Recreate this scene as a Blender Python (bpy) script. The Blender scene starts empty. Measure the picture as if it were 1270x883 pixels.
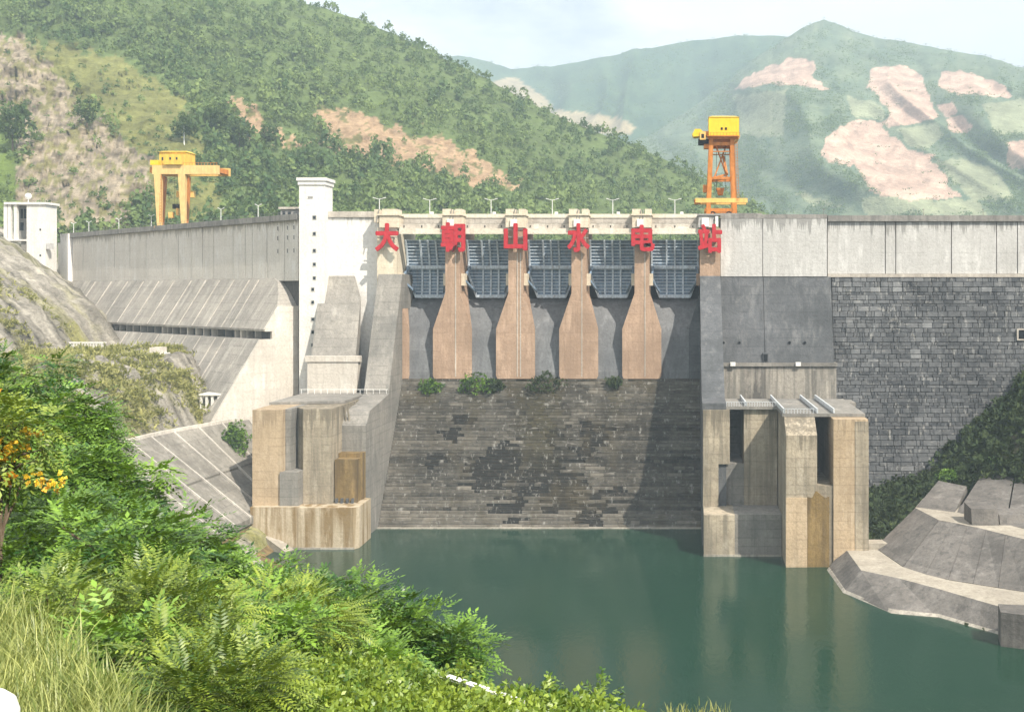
import bpy, bmesh, math, random
import numpy as np
from mathutils import Vector, Matrix, noise as mnoise

random.seed(7)
rng = np.random.default_rng(7)
scene = bpy.context.scene
C = scene.collection
R = math.radians

# ------------------------------------------------------------------ camera
F = 1350.0          # focal length in photo pixels (photo 1270 px wide)
H = 61.5            # eye height above the tailwater, metres
cam = bpy.data.cameras.new('camera')
cam.sensor_width = 36.0
cam.lens = 36.0 * F / 1270.0
cam.shift_x = -(850 - 635) / 1270.0
cam.shift_y = -(441.5 - 360) / 1270.0
cam.clip_start = 0.2
cam.clip_end = 30000
camo = bpy.data.objects.new('camera', cam)
C.objects.link(camo)
camo.location = (0, 0, H)
camo.rotation_euler = (R(90), 0, 0)
scene.camera = camo

# ------------------------------------------------------------------ sky and sun
SUN_AZ, SUN_EL = 44.5, 47.5     # azimuth from the dam's downstream normal towards the right bank
world = bpy.data.worlds.new('World'); scene.world = world; world.use_nodes = True
nt = world.node_tree; nt.nodes.clear()
out = nt.nodes.new('ShaderNodeOutputWorld')
sky = nt.nodes.new('ShaderNodeTexSky'); sky.sky_type = 'NISHITA'; sky.sun_disc = False
sky.sun_elevation = R(SUN_EL); sky.sun_rotation = R(180 - SUN_AZ)
sky.air_density = 1.0; sky.dust_density = 1.5; sky.ozone_density = 1.0
bg = nt.nodes.new('ShaderNodeBackground'); bg.inputs['Strength'].default_value = 0.07
nt.links.new(sky.outputs[0], bg.inputs['Color'])
bg2 = nt.nodes.new('ShaderNodeBackground'); bg2.inputs['Strength'].default_value = 0.95
tc = nt.nodes.new('ShaderNodeTexCoord')
mp = nt.nodes.new('ShaderNodeMapping'); mp.inputs['Scale'].default_value = (1.0, 1.0, 2.6)
mp.inputs['Location'].default_value = (0.35, 0.1, 0.2)
nt.links.new(tc.outputs['Generated'], mp.inputs['Vector'])
cn = nt.nodes.new('ShaderNodeTexNoise'); cn.inputs['Scale'].default_value = 2.6
cn.inputs['Detail'].default_value = 7; cn.inputs['Roughness'].default_value = 0.55
nt.links.new(mp.outputs[0], cn.inputs['Vector'])
cr = nt.nodes.new('ShaderNodeValToRGB')
cr.color_ramp.elements[0].position = 0.32; cr.color_ramp.elements[0].color = (0.4, 0.4, 0.4, 1)
cr.color_ramp.elements[1].position = 0.47; cr.color_ramp.elements[1].color = (1, 1, 1, 1)
nt.links.new(cn.outputs['Fac'], cr.inputs['Fac'])
cn2 = nt.nodes.new('ShaderNodeTexNoise'); cn2.inputs['Scale'].default_value = 4.5
cn2.inputs['Detail'].default_value = 6
nt.links.new(mp.outputs[0], cn2.inputs['Vector'])
cr2 = nt.nodes.new('ShaderNodeValToRGB')
cr2.color_ramp.elements[0].position = 0.3; cr2.color_ramp.elements[0].color = (0.86, 0.90, 0.94, 1)
cr2.color_ramp.elements[1].position = 0.62; cr2.color_ramp.elements[1].color = (1.0, 1.0, 1.0, 1)
nt.links.new(cn2.outputs['Fac'], cr2.inputs['Fac'])
nt.links.new(cr2.outputs['Color'], bg2.inputs['Color'])
mixs = nt.nodes.new('ShaderNodeMixShader')
nt.links.new(cr.outputs['Color'], mixs.inputs[0])
nt.links.new(bg.outputs[0], mixs.inputs[1]); nt.links.new(bg2.outputs[0], mixs.inputs[2])
nt.links.new(mixs.outputs[0], out.inputs['Surface'])

sl = bpy.data.lights.new('sun', 'SUN'); sl.energy = 5.0; sl.angle = R(0.53); sl.color = (1.0, 0.92, 0.79)
so = bpy.data.objects.new('sun', sl); C.objects.link(so)
az, el = R(SUN_AZ), R(SUN_EL)
sundir = Vector((math.sin(az) * math.cos(el), -math.cos(az) * math.cos(el), math.sin(el)))
so.rotation_euler = sundir.to_track_quat('Z', 'Y').to_euler()
so.location = (300, -200, 400)

scene.view_settings.view_transform = 'Standard'
scene.view_settings.look = 'None'
scene.view_settings.exposure = 0.72
scene.view_settings.gamma = 1.0
scene.view_settings.use_curve_mapping = False
scene.cycles.use_denoising = True
scene.cycles.use_adaptive_sampling = True
scene.cycles.adaptive_threshold = 0.02
scene.cycles.max_bounces = 5
scene.cycles.diffuse_bounces = 2
scene.cycles.glossy_bounces = 2
scene.cycles.transmission_bounces = 3
scene.cycles.volume_bounces = 0
scene.cycles.transparent_max_bounces = 6

# ------------------------------------------------------------------ helpers
def XS(px, s): return (px - 850.0) / s
def YS(s): return F / s
def ZS(py, s): return H - (py - 360.0) / s
def P(px, py, s): return (XS(px, s), YS(s), ZS(py, s))

def woff(o):
    v = Vector((0, 0, 0))
    while o: v += o.location; o = o.parent
    return v

class MB:
    def __init__(self): self.v = []; self.f = []; self.t = []; self.tone = 0.5
    def add(self, vs, fs):
        b = len(self.v); self.v += [tuple(p) for p in vs]
        for f in fs: self.f.append(tuple(i + b for i in f)); self.t.append(self.tone)
        return self
    def loft(self, rings, cap=True):
        n = len(rings[0]); vs = [p for r in rings for p in r]; fs = []
        for k in range(len(rings) - 1):
            for i in range(n):
                j = (i + 1) % n
                fs.append((k*n+i, k*n+j, (k+1)*n+j, (k+1)*n+i))
        if cap:
            fs.append(tuple(range(n))[::-1]); fs.append(tuple((len(rings)-1)*n + i for i in range(n)))
        return self.add(vs, fs)
    def box(self, x0, x1, y0, y1, z0, z1):
        return self.loft([[(x0,y0,z0),(x1,y0,z0),(x1,y1,z0),(x0,y1,z0)], [(x0,y0,z1),(x1,y0,z1),(x1,y1,z1),(x0,y1,z1)]])
    def prism_x(self, poly, x0, x1):
        return self.loft([[(x0, y, z) for y, z in poly], [(x1, y, z) for y, z in poly]])
    def prism_y(self, poly, y0, y1):
        return self.loft([[(x, y0, z) for x, z in poly], [(x, y1, z) for x, z in poly]])
    def tube(self, p0, p1, r0, r1=None, n=8):
        r1 = r0 if r1 is None else r1
        a, b = Vector(p0), Vector(p1); d = (b - a).normalized()
        up = Vector((0, 0, 1)) if abs(d.z) < 0.95 else Vector((1, 0, 0))
        x = d.cross(up).normalized(); y = d.cross(x)
        rings = [[tuple(q + (x*math.cos(2*math.pi*i/n) + y*math.sin(2*math.pi*i/n))*r) for i in range(n)] for q, r in ((a, r0), (b, r1))]
        return self.loft(rings)
    def beam(self, p0, p1, w, h, w1=None, h1=None):
        w1 = w if w1 is None else w1; h1 = h if h1 is None else h1
        a, b = Vector(p0), Vector(p1); d = (b - a).normalized()
        up = Vector((0, 0, 1)) if abs(d.z) < 0.95 else Vector((0, 1, 0))
        x = d.cross(up).normalized(); y = x.cross(d)
        rings = [[tuple(q + x*i*ww/2 + y*j*hh/2) for i, j in ((-1,-1),(1,-1),(1,1),(-1,1))] for q, ww, hh in ((a, w, h), (b, w1, h1))]
        return self.loft(rings)
    def build(self, name, mat, parent=None, kind=None, smooth=False, tone=False, recalc=True, label=None):
        off = woff(parent)
        me = bpy.data.meshes.new(name)
        me.from_pydata([(x-off.x, y-off.y, z-off.z) for x, y, z in self.v], [], self.f)
        if recalc:
            bm = bmesh.new(); bm.from_mesh(me); bmesh.ops.recalc_face_normals(bm, faces=bm.faces); bm.to_mesh(me); bm.free()
        if tone:
            a = me.attributes.new('tone', 'FLOAT', 'FACE'); a.data.foreach_set('value', self.t)
        if smooth: me.polygons.foreach_set('use_smooth', [True]*len(me.polygons))
        me.materials.append(mat)
        o = bpy.data.objects.new(name, me); C.objects.link(o)
        if parent: o.parent = parent
        if kind: o['kind'] = kind
        if label: o['label'] = label
        return o

def np_mesh(name, verts, faces, mat, parent=None, kind=None, attrs=None, smooth=False):
    """verts (n,3), faces (m,k) arrays"""
    me = bpy.data.meshes.new(name)
    n, m, k = len(verts), len(faces), faces.shape[1]
    me.vertices.add(n); me.vertices.foreach_set('co', np.asarray(verts, np.float32).ravel())
    me.loops.add(m*k); me.loops.foreach_set('vertex_index', np.asarray(faces, np.int32).ravel())
    me.polygons.add(m); me.polygons.foreach_set('loop_start', np.arange(0, m*k, k, dtype=np.int32))
    me.polygons.foreach_set('loop_total', np.full(m, k, np.int32))
    me.update(calc_edges=True)
    for an, (typ, dom, data) in (attrs or {}).items():
        a = me.attributes.new(an, typ, dom)
        a.data.foreach_set('color' if typ == 'FLOAT_COLOR' else 'value', np.asarray(data, np.float32).ravel())
    if smooth: me.polygons.foreach_set('use_smooth', np.ones(m, bool))
    me.materials.append(mat)
    o = bpy.data.objects.new(name, me); C.objects.link(o)
    if parent: o.parent = parent
    if kind: o['kind'] = kind
    return o

def tag(o, label, cat, group=None, kind=None):
    o['label'] = label; o['category'] = cat
    if group: o['group'] = group
    if kind: o['kind'] = kind
    return o
def thing(name, label, cat, loc=(0, 0, 0), group=None):
    o = bpy.data.objects.new(name, None); C.objects.link(o); o.location = loc
    o.empty_display_size = 1.0
    o.matrix_world = Matrix.Translation(loc)
    return tag(o, label, cat, group)
def struct(o, label=None):
    o['kind'] = 'structure'
    if label: o['label'] = label
    return o

# ------------------------------------------------------------------ materials
def newmat(name):
    m = bpy.data.materials.new(name); m.use_nodes = True
    nt = m.node_tree; nt.nodes.clear()
    o = nt.nodes.new('ShaderNodeOutputMaterial'); b = nt.nodes.new('ShaderNodeBsdfPrincipled')
    nt.links.new(b.outputs[0], o.inputs['Surface'])
    b.inputs['Specular IOR Level'].default_value = 0.25
    return m, nt, b
def N(nt, t, **kw):
    n = nt.nodes.new(t)
    for k, v in kw.items():
        if k in n.inputs: n.inputs[k].default_value = v
        else: setattr(n, k, v)
    return n
def mapped_noise(nt, vec, scale3, scale=1.0, detail=4, rough=0.55):
    mp = N(nt, 'ShaderNodeMapping'); mp.inputs['Scale'].default_value = scale3
    nt.links.new(vec, mp.inputs['Vector'])
    n = N(nt, 'ShaderNodeTexNoise', Scale=scale, Detail=detail, Roughness=rough)
    nt.links.new(mp.outputs[0], n.inputs['Vector'])
    return n.outputs['Fac']
def ramp(nt, fac, stops):
    r = nt.nodes.new('ShaderNodeValToRGB'); e = r.color_ramp.elements
    while len(e) < len(stops): e.new(0.5)
    for el_, (p, c) in zip(e, stops):
        el_.position = p; el_.color = (c, c, c, 1) if isinstance(c, (int, float)) else (*c, 1)
    nt.links.new(fac, r.inputs['Fac']); return r.outputs['Color']
def mixc(nt, fac, a, b, mode='MIX'):
    m = nt.nodes.new('ShaderNodeMix'); m.data_type = 'RGBA'; m.blend_type = mode
    for sock, val in ((m.inputs[0], fac), (m.inputs[6], a), (m.inputs[7], b)):
        if hasattr(val, 'is_linked'): nt.links.new(val, sock)
        elif isinstance(val, (int, float)): sock.default_value = val
        else: sock.default_value = (*val, 1)
    return m.outputs[2]
def math_(nt, op, a, b=None, clamp=False):
    m = nt.nodes.new('ShaderNodeMath'); m.operation = op; m.use_clamp = clamp
    for sock, val in ((m.inputs[0], a), (m.inputs[1], b)):
        if val is None: continue
        if hasattr(val, 'is_linked'): nt.links.new(val, sock)
        else: sock.default_value = val
    return m.outputs[0]
def bump(nt, b, h, strength, dist):
    n = N(nt, 'ShaderNodeBump', Strength=strength, Distance=dist)
    nt.links.new(h, n.inputs['Height']); nt.links.new(n.outputs[0], b.inputs['Normal'])

def concrete(name, col, dark, streak=0.6, mottle=0.6, lift=3.0, line=0.35, stain=None, stain_amt=0.0, thr=0.5, rough=0.92, drip=None, pale=None, axis=None):
    m, nt, b = newmat(name)
    pos = N(nt, 'ShaderNodeNewGeometry').outputs['Position']
    spos = pos
    if axis is not None:
        dt = N(nt, 'ShaderNodeVectorMath', operation='DOT_PRODUCT'); nt.links.new(pos, dt.inputs[0]); dt.inputs[1].default_value = axis
        sx_ = N(nt, 'ShaderNodeSeparateXYZ'); nt.links.new(pos, sx_.inputs[0]); cb = N(nt, 'ShaderNodeCombineXYZ')
        nt.links.new(dt.outputs['Value'], cb.inputs[0]); nt.links.new(sx_.outputs['Z'], cb.inputs[2]); spos = cb.outputs[0]
    big = mapped_noise(nt, pos, (0.07, 0.07, 0.10), 1.0, 6, 0.6)
    st = mapped_noise(nt, spos, (0.55, 0.55, 0.035), 1.0, 5, 0.62)
    st2 = mapped_noise(nt, spos, (1.7, 1.7, 0.05), 1.0, 4, 0.6)
    fine = mapped_noise(nt, pos, (1, 1, 1), 1.6, 5, 0.65)
    c = mixc(nt, math_(nt, 'MULTIPLY', ramp(nt, big, [(0.38, 0.0), (0.66, 1.0)]), mottle), col, dark)
    c = mixc(nt, math_(nt, 'MULTIPLY', ramp(nt, st, [(thr, 0.0), (thr + 0.16, 1.0)]), streak), c, dark)
    c = mixc(nt, math_(nt, 'MULTIPLY', ramp(nt, st2, [(0.58, 0.0), (0.70, 1.0)]), streak * 0.6), c, tuple(x*0.6 for x in dark))
    if stain is not None:
        s3 = mapped_noise(nt, pos, (0.33, 0.33, 0.02), 1.3, 3, 0.5)
        c = mixc(nt, math_(nt, 'MULTIPLY', ramp(nt, s3, [(0.47, 0.0), (0.58, 1.0)]), stain_amt), c, stain)
    c = mixc(nt, math_(nt, 'MULTIPLY', ramp(nt, fine, [(0.35, 1.0), (0.55, 0.0)]), 0.35), c, tuple(x*0.72 for x in dark))
    zs_ = N(nt, 'ShaderNodeSeparateXYZ'); nt.links.new(pos, zs_.inputs[0])
    wn = N(nt, 'ShaderNodeTexWhiteNoise', noise_dimensions='1D')
    nt.links.new(math_(nt, 'FLOOR', math_(nt, 'DIVIDE', zs_.outputs['Z'], lift)), wn.inputs['W'])
    c = mixc(nt, math_(nt, 'MULTIPLY', wn.outputs['Value'], 0.22), c, dark)
    pl = mapped_noise(nt, spos, (0.30, 0.30, 0.12), 1.0, 6, 0.7); pl2 = mapped_noise(nt, spos, (0.8, 0.8, 0.06), 1.0, 4, 0.6)
    pm_ = math_(nt, 'MULTIPLY', ramp(nt, pl, [(0.50, 0.0), (0.64, 1.0)]), ramp(nt, pl2, [(0.38, 0.0), (0.60, 1.0)]))
    pc = pale or tuple(min(0.85, x*1.35 + .04) for x in col)
    c = mixc(nt, math_(nt, 'MULTIPLY', pm_, 0.42), c, pc)
    if drip is not None:
        sp_ = N(nt, 'ShaderNodeSeparateXYZ'); nt.links.new(pos, sp_.inputs[0])
        ln_ = mapped_noise(nt, pos, (0.9, 0.9, 0.02), 1.0, 5, 0.7)
        lim = math_(nt, 'SUBTRACT', drip[0], math_(nt, 'MULTIPLY', math_(nt, 'MAXIMUM', math_(nt, 'SUBTRACT', ln_, 0.40), 0.0), drip[1]*5.0))
        mk = math_(nt, 'MULTIPLY', math_(nt, 'SUBTRACT', sp_.outputs['Z'], lim), 0.9, True)
        c = mixc(nt, math_(nt, 'MULTIPLY', mk, drip[2]), c, tuple(x*0.5 for x in dark))
    if line > 0:
        sep = N(nt, 'ShaderNodeSeparateXYZ'); nt.links.new(pos, sep.inputs[0])
        wob = math_(nt, 'MULTIPLY', math_(nt, 'SUBTRACT', fine, 0.5), 0.25)
        fr = math_(nt, 'FRACT', math_(nt, 'DIVIDE', math_(nt, 'ADD', sep.outputs['Z'], wob), lift))
        ln = math_(nt, 'LESS_THAN', fr, 0.28 / lift)
        seg = mapped_noise(nt, pos, (0.16, 0.16, 0.33), 1.0, 3, 0.6)
        ln = math_(nt, 'MULTIPLY', ln, ramp(nt, seg, [(0.42, 0.0), (0.55, 1.0)]))
        c = mixc(nt, math_(nt, 'MULTIPLY', ln, line), c, tuple(x*0.55 for x in dark))
    nt.links.new(c, b.inputs['Base Color']); b.inputs['Roughness'].default_value = rough
    bump(nt, b, fine, 0.5, 0.25)
    return m

def plain(name, col, rough=0.6, var=0.15, scale=1.5, metal=0.0, streak=0.0):
    m, nt, b = newmat(name)
    pos = N(nt, 'ShaderNodeNewGeometry').outputs['Position']
    n = mapped_noise(nt, pos, (1, 1, 0.5), scale, 5, 0.6)
    c = mixc(nt, ramp(nt, n, [(0.3, 0.0), (0.7, 1.0)]), tuple(x*(1+var) for x in col), tuple(x*(1-2*var) for x in col))
    if streak:
        st = mapped_noise(nt, pos, (1.4, 1.4, 0.08), 1.0, 4, 0.6)
        c = mixc(nt, math_(nt, 'MULTIPLY', ramp(nt, st, [(0.5, 0.0), (0.68, 1.0)]), streak), c, (0.16, 0.10, 0.06))
    nt.links.new(c, b.inputs['Base Color']); b.inputs['Roughness'].default_value = rough; b.inputs['Metallic'].default_value = metal
    return m

M = {}
M['white'] = concrete('white_render', (0.82, 0.80, 0.76), (0.60, 0.57, 0.52), 0.35, 0.35, 3.0, 0.08)
M['upper_white'] = concrete('upper_wall_pale', (0.82, 0.80, 0.77), (0.62, 0.58, 0.53), 0.3, 0.3, 3.0, 0.08, drip=(83.0, 3.0, .55))  # white paint, with the left side's glare added into its paleness
M['upper_grey'] = concrete('upper_wall_grey', (0.57, 0.56, 0.54), (0.43, 0.42, 0.40), 0.4, 0.45, 3.0, 0.15, drip=(81.4, 4.0, .7))
M['wing_upper'] = concrete('wing_wall_concrete', (0.74, 0.70, 0.64), (0.56, 0.52, 0.47), 0.4, 0.5, 3.0, 0.1, drip=(81.0, 2.5, .6))
M['parapet'] = concrete('parapet_concrete', (0.36, 0.34, 0.31), (0.16, 0.155, 0.15), 0.8, 0.7, 1.5, 0.1)
M['parapet_pale'] = concrete('parapet_pale_concrete', (0.62, 0.57, 0.50), (0.34, 0.30, 0.26), 0.7, 0.6, 1.5, 0.1)
M['slab'] = concrete('weathered_slab', (0.36, 0.335, 0.30), (0.20, 0.19, 0.175), 0.55, 0.8, 2.4, 0.3)
M['wing_slab'] = concrete('wing_toe_concrete', (0.40, 0.37, 0.33), (0.20, 0.19, 0.175), 0.55, 0.7, 2.4, 0.25, pale=(0.70, 0.66, 0.59), axis=(-0.763, 0.647, 0.0))
M['rib'] = concrete('joint_rib_concrete', (0.55, 0.51, 0.46), (0.34, 0.32, 0.29), 0.6, 0.8, 2.4, 0.0)
M['slab_pale'] = concrete('pale_slab', (0.68, 0.63, 0.56), (0.47, 0.43, 0.38), 0.55, 0.6, 2.4, 0.15)
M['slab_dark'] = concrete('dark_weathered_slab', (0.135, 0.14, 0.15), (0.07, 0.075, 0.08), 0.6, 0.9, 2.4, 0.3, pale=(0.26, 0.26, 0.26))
M['tan'] = concrete('tan_pier_concrete', (0.50, 0.345, 0.245), (0.32, 0.22, 0.155), 0.6, 0.8, 2.6, 0.22, thr=0.47)
M['tan_pale'] = concrete('pale_tan_concrete', (0.74, 0.66, 0.52), (0.52, 0.44, 0.33), 0.5, 0.5, 2.6, 0.15)
M['beam'] = concrete('cream_beam', (0.78, 0.72, 0.60), (0.55, 0.48, 0.38), 0.5, 0.4, 1.5, 0.0)
M['outlet'] = concrete('outlet_concrete', (0.47, 0.40, 0.30), (0.20, 0.175, 0.135), 0.8, 0.75, 2.0, 0.25, pale=(0.60, 0.54, 0.44), thr=0.46, drip=(33.2, 7.0, .5))
M['outlet_warm'] = concrete('warm_outlet_concrete', (0.56, 0.43, 0.29), (0.34, 0.26, 0.17), 0.55, 0.7, 2.0, 0.25, pale=(0.66, 0.55, 0.41), thr=0.47, drip=(33.2, 5.0, .4))
M['outlet_grey'] = concrete('grey_outlet_concrete', (0.30, 0.28, 0.25), (0.16, 0.155, 0.145), 0.7, 0.8, 2.0, 0.3)
M['rust'] = concrete('rust_stained_concrete', (0.28, 0.19, 0.075), (0.13, 0.09, 0.04), 0.6, 0.5, 2.0, 0.0, (0.09, 0.065, 0.04), 0.7)
M['stain_mix'] = concrete('streaked_concrete', (0.55, 0.47, 0.36), (0.33, 0.26, 0.16), 0.7, 0.6, 2.0, 0.1, (0.22, 0.145, 0.06), 0.95)
M['stained_wall'] = concrete('water_stained_wall', (0.45, 0.41, 0.35), (0.20, 0.19, 0.17), 0.95, 0.6, 3.0, 0.1, (0.085, 0.08, 0.075), 0.9, thr=0.45)
M['chute'] = concrete('chute_concrete', (0.21, 0.215, 0.22), (0.115, 0.12, 0.13), 0.7, 0.8, 3.0, 0.1)
M['apron'] = concrete('apron_shaded_concrete', (0.20, 0.185, 0.17), (0.085, 0.08, 0.075), 0.75, 0.8, 2.2, 0.2)  # slopes darkened: shade of faces turned from the sun is in the colour
M['tide'] = concrete('tide_mark_concrete', (0.46, 0.42, 0.36), (0.20, 0.185, 0.16), 0.8, 0.9, 9.0, 0.0)
M['apron_pale'] = concrete('apron_platform_concrete', (0.42, 0.38, 0.315), (0.23, 0.205, 0.17), 0.5, 0.6, 9.0, 0.0)  # paler than the slopes: sunlit bench tops are put into the colour
M['revet'] = concrete('revetment_concrete', (0.30, 0.28, 0.245), (0.13, 0.12, 0.105), 0.6, 0.8, 2.2, 0.2)
M['void'] = plain('recess_shade', (0.012, 0.014, 0.018), 0.9, 0.1)  # near-black stands for the shade inside openings, slots and gate cheeks
M['joint'] = plain('joint_dark_backing', (0.10, 0.095, 0.09), 0.95, 0.2)  # dark backing seen in the gaps between wall panels
M['steel'] = plain('gate_steel', (0.60, 0.69, 0.78), 0.5, 0.18, 2.0, 0.0, 0.25)
M['steel_skin'] = plain('gate_skin_steel', (0.22, 0.31, 0.42), 0.5, 0.22, 1.2, 0.0, 0.3)
M['red'] = plain('red_sign_paint', (0.50, 0.028, 0.04), 0.5, 0.12, 1.2)
M['sign_edge'] = plain('sign_bracket_steel', (0.30, 0.28, 0.26), 0.6, 0.1)
M['yellow'] = plain('yellow_crane_paint', (0.86, 0.56, 0.035), 0.45, 0.06, 0.8, 0.0, 0.12)
M['amber'] = plain('amber_crane_paint', (0.84, 0.52, 0.16), 0.5, 0.1, 0.9, 0.0, 0.2)
M['ochre'] = plain('ochre_crane_paint', (0.78, 0.50, 0.08), 0.55, 0.12, 0.9, 0.0, 0.25)
M['crane_pale'] = plain('pale_yellow_crane_paint', (0.76, 0.53, 0.22), 0.55, 0.1, 0.9, 0.0, 0.25)  # pale yellow for the wing crane's front girder and front legs
M['orange'] = plain('orange_crane_paint', (0.60, 0.22, 0.05), 0.55, 0.15, 0.9, 0.0, 0.3)
M['black'] = plain('black_rubber_iron', (0.02, 0.02, 0.022), 0.6, 0.1)
M['glass'] = plain('dark_window_glass', (0.03, 0.04, 0.05), 0.15, 0.1)
M['lamp'] = plain('pale_lamp_metal', (0.78, 0.78, 0.76), 0.5, 0.05)
M['rail'] = plain('pale_railing_metal', (0.55, 0.58, 0.60), 0.5, 0.1)
M['white_paint'] = plain('white_paint', (0.82, 0.81, 0.78), 0.6, 0.06)
M['asphalt'] = plain('crest_road', (0.10, 0.10, 0.10), 0.95, 0.15)
M['trunk'] = plain('bark', (0.16, 0.12, 0.085), 0.9, 0.3, 6.0)

def stone_mat(name, lo, hi, moss=None):
    m, nt, b = newmat(name)
    pos = N(nt, 'ShaderNodeNewGeometry').outputs['Position']
    at = N(nt, 'ShaderNodeAttribute', attribute_name='tone'); ob = N(nt, 'ShaderNodeObjectInfo')
    sep = N(nt, 'ShaderNodeSeparateColor'); nt.links.new(ob.outputs['Color'], sep.inputs[0])
    tone = math_(nt, 'ADD', at.outputs['Fac'], sep.outputs[0])
    fine = mapped_noise(nt, pos, (1, 1, 1), 0.9, 6, 0.65)
    big = mapped_noise(nt, pos, (0.09, 0.09, 0.06), 1.0, 4, 0.6)
    t2 = math_(nt, 'ADD', tone, math_(nt, 'MULTIPLY', math_(nt, 'SUBTRACT', fine, 0.5), 0.85), True)
    c = mixc(nt, t2, lo, hi)
    c = mixc(nt, math_(nt, 'MULTIPLY', ramp(nt, big, [(0.45, 0), (0.62, 1)]), 0.45), c, tuple(0.6*x for x in lo))
    if moss:
        ms = mapped_noise(nt, pos, (0.12, 0.12, 0.03), 1.0, 4, 0.6)
        c = mixc(nt, math_(nt, 'MULTIPLY', ramp(nt, ms, [(0.52, 0), (0.66, 1)]), 0.6), c, moss)
    am = N(nt, 'ShaderNodeAttribute', attribute_name='moss')
    mo = math_(nt, 'ADD', am.outputs['Fac'], sep.outputs[1])
    c = mixc(nt, math_(nt, 'MULTIPLY', mo, ramp(nt, fine, [(0.3, 0.35), (0.6, 1.0)])), c, (0.085, 0.072, 0.035))
    # pale lime runs
    lime = mapped_noise(nt, pos, (0.8, 0.8, 0.28), 1.0, 4, 0.7)
    c = mixc(nt, math_(nt, 'MULTIPLY', ramp(nt, lime, [(0.58, 0), (0.70, 1)]), 0.65), c, (0.46, 0.45, 0.42))
    lime2 = mapped_noise(nt, pos, (0.28, 0.28, 1.5), 1.0, 5, 0.7)
    c = mixc(nt, math_(nt, 'MULTIPLY', ramp(nt, lime2, [(0.60, 0), (0.68, 1)]), 0.55), c, (0.40, 0.38, 0.35))
    nt.links.new(c, b.inputs['Base Color']); b.inputs['Roughness'].default_value = 0.92
    bump(nt, b, fine, 0.6, 0.3)
    return m
M['stone'] = stone_mat('masonry_stone', (0.045, 0.05, 0.058), (0.27, 0.275, 0.28))
M['step'] = stone_mat('spillway_step_concrete', (0.027, 0.025, 0.022), (0.275, 0.25, 0.21), (0.085, 0.068, 0.040))

def leafmat(name, c1, c2, trans=0.16, attr='tone', rough=0.42):
    m, nt, b = newmat(name)
    o = [n for n in nt.nodes if n.type == 'OUTPUT_MATERIAL'][0]
    at = N(nt, 'ShaderNodeAttribute', attribute_name=attr)
    c = mixc(nt, at.outputs['Fac'], c1, c2)
    nt.links.new(c, b.inputs['Base Color']); b.inputs['Roughness'].default_value = rough
    b.inputs['Specular IOR Level'].default_value = 0.45
    if trans > 0:
        tr = N(nt, 'ShaderNodeBsdfTranslucent'); nt.links.new(mixc(nt, 0.5, c, (0.35, 0.45, 0.03), 'MIX'), tr.inputs['Color'])
        mx = N(nt, 'ShaderNodeMixShader'); mx.inputs[0].default_value = trans
        nt.links.new(b.outputs[0], mx.inputs[1]); nt.links.new(tr.outputs[0], mx.inputs[2]); nt.links.new(mx.outputs[0], o.inputs['Surface'])
    return m
M['leaf'] = leafmat('tree_leaf_green', (0.016, 0.068, 0.012), (0.21, 0.36, 0.045))
M['leaf_light'] = leafmat('fern_leaf_green', (0.035, 0.085, 0.014), (0.30, 0.38, 0.05))
M['leaf_shrub'] = leafmat('shrub_leaf_green', (0.045, 0.11, 0.018), (0.30, 0.39, 0.055))
M['flower'] = leafmat('orange_yellow_flower', (0.75, 0.32, 0.02), (0.85, 0.62, 0.05), 0.25)
M['grass'] = leafmat('tall_grass', (0.09, 0.14, 0.025), (0.46, 0.48, 0.16), 0.25)
M['drygrass'] = leafmat('dry_bank_grass', (0.17, 0.18, 0.05), (0.42, 0.40, 0.15), 0.2, rough=0.85)
M['forest'] = leafmat('forest_foliage', (0.045, 0.095, 0.030), (0.20, 0.265, 0.08), 0.18, rough=0.9)
M['bankshrub'] = leafmat('shaded_bank_shrub', (0.016, 0.036, 0.012), (0.06, 0.085, 0.026), 0.1, rough=0.9)  # green darkened: the bank slope's shade is put into the leaf colour

def terrain_mat(name, detail=0.02, bumpd=2.0, var=0.5):
    m, nt, b = newmat(name)
    pos = N(nt, 'ShaderNodeNewGeometry').outputs['Position']
    at = N(nt, 'ShaderNodeAttribute', attribute_name='Col')
    n1 = mapped_noise(nt, pos, (1, 1, 1), detail, 8, 0.65)
    n2 = mapped_noise(nt, pos, (1, 1, 2.0), detail * 6, 6, 0.65)
    n3 = mapped_noise(nt, pos, (1, 1, 1.6), detail * 22, 4, 0.7)
    n2 = math_(nt, 'ADD', math_(nt, 'MULTIPLY', n2, 0.6), math_(nt, 'MULTIPLY', n3, 0.4))
    k = math_(nt, 'ADD', math_(nt, 'MULTIPLY', n1, 0.7), math_(nt, 'MULTIPLY', n2, 1.1))
    k = math_(nt, 'ADD', math_(nt, 'MULTIPLY', math_(nt, 'SUBTRACT', k, 0.9), var * 2.4), 1.0)
    k = math_(nt, 'MAXIMUM', k, 0.25)
    cc = N(nt, 'ShaderNodeCombineColor')
    for i in range(3): nt.links.new(k, cc.inputs[i])
    c = mixc(nt, 1.0, at.outputs['Color'], cc.outputs[0], 'MULTIPLY')
    nt.links.new(c, b.inputs['Base Color']); b.inputs['Roughness'].default_value = 0.95
    b.inputs['Specular IOR Level'].default_value = 0.1
    bump(nt, b, n2, 0.8, bumpd)
    return m
M['hill'] = terrain_mat('wooded_hillside', 0.02, 4.0, 0.85)
M['mountain'] = terrain_mat('far_mountainside', 0.008, 12.0, 0.7)
M['bank'] = terrain_mat('rocky_bank', 0.12, 1.2, 0.95)

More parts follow.
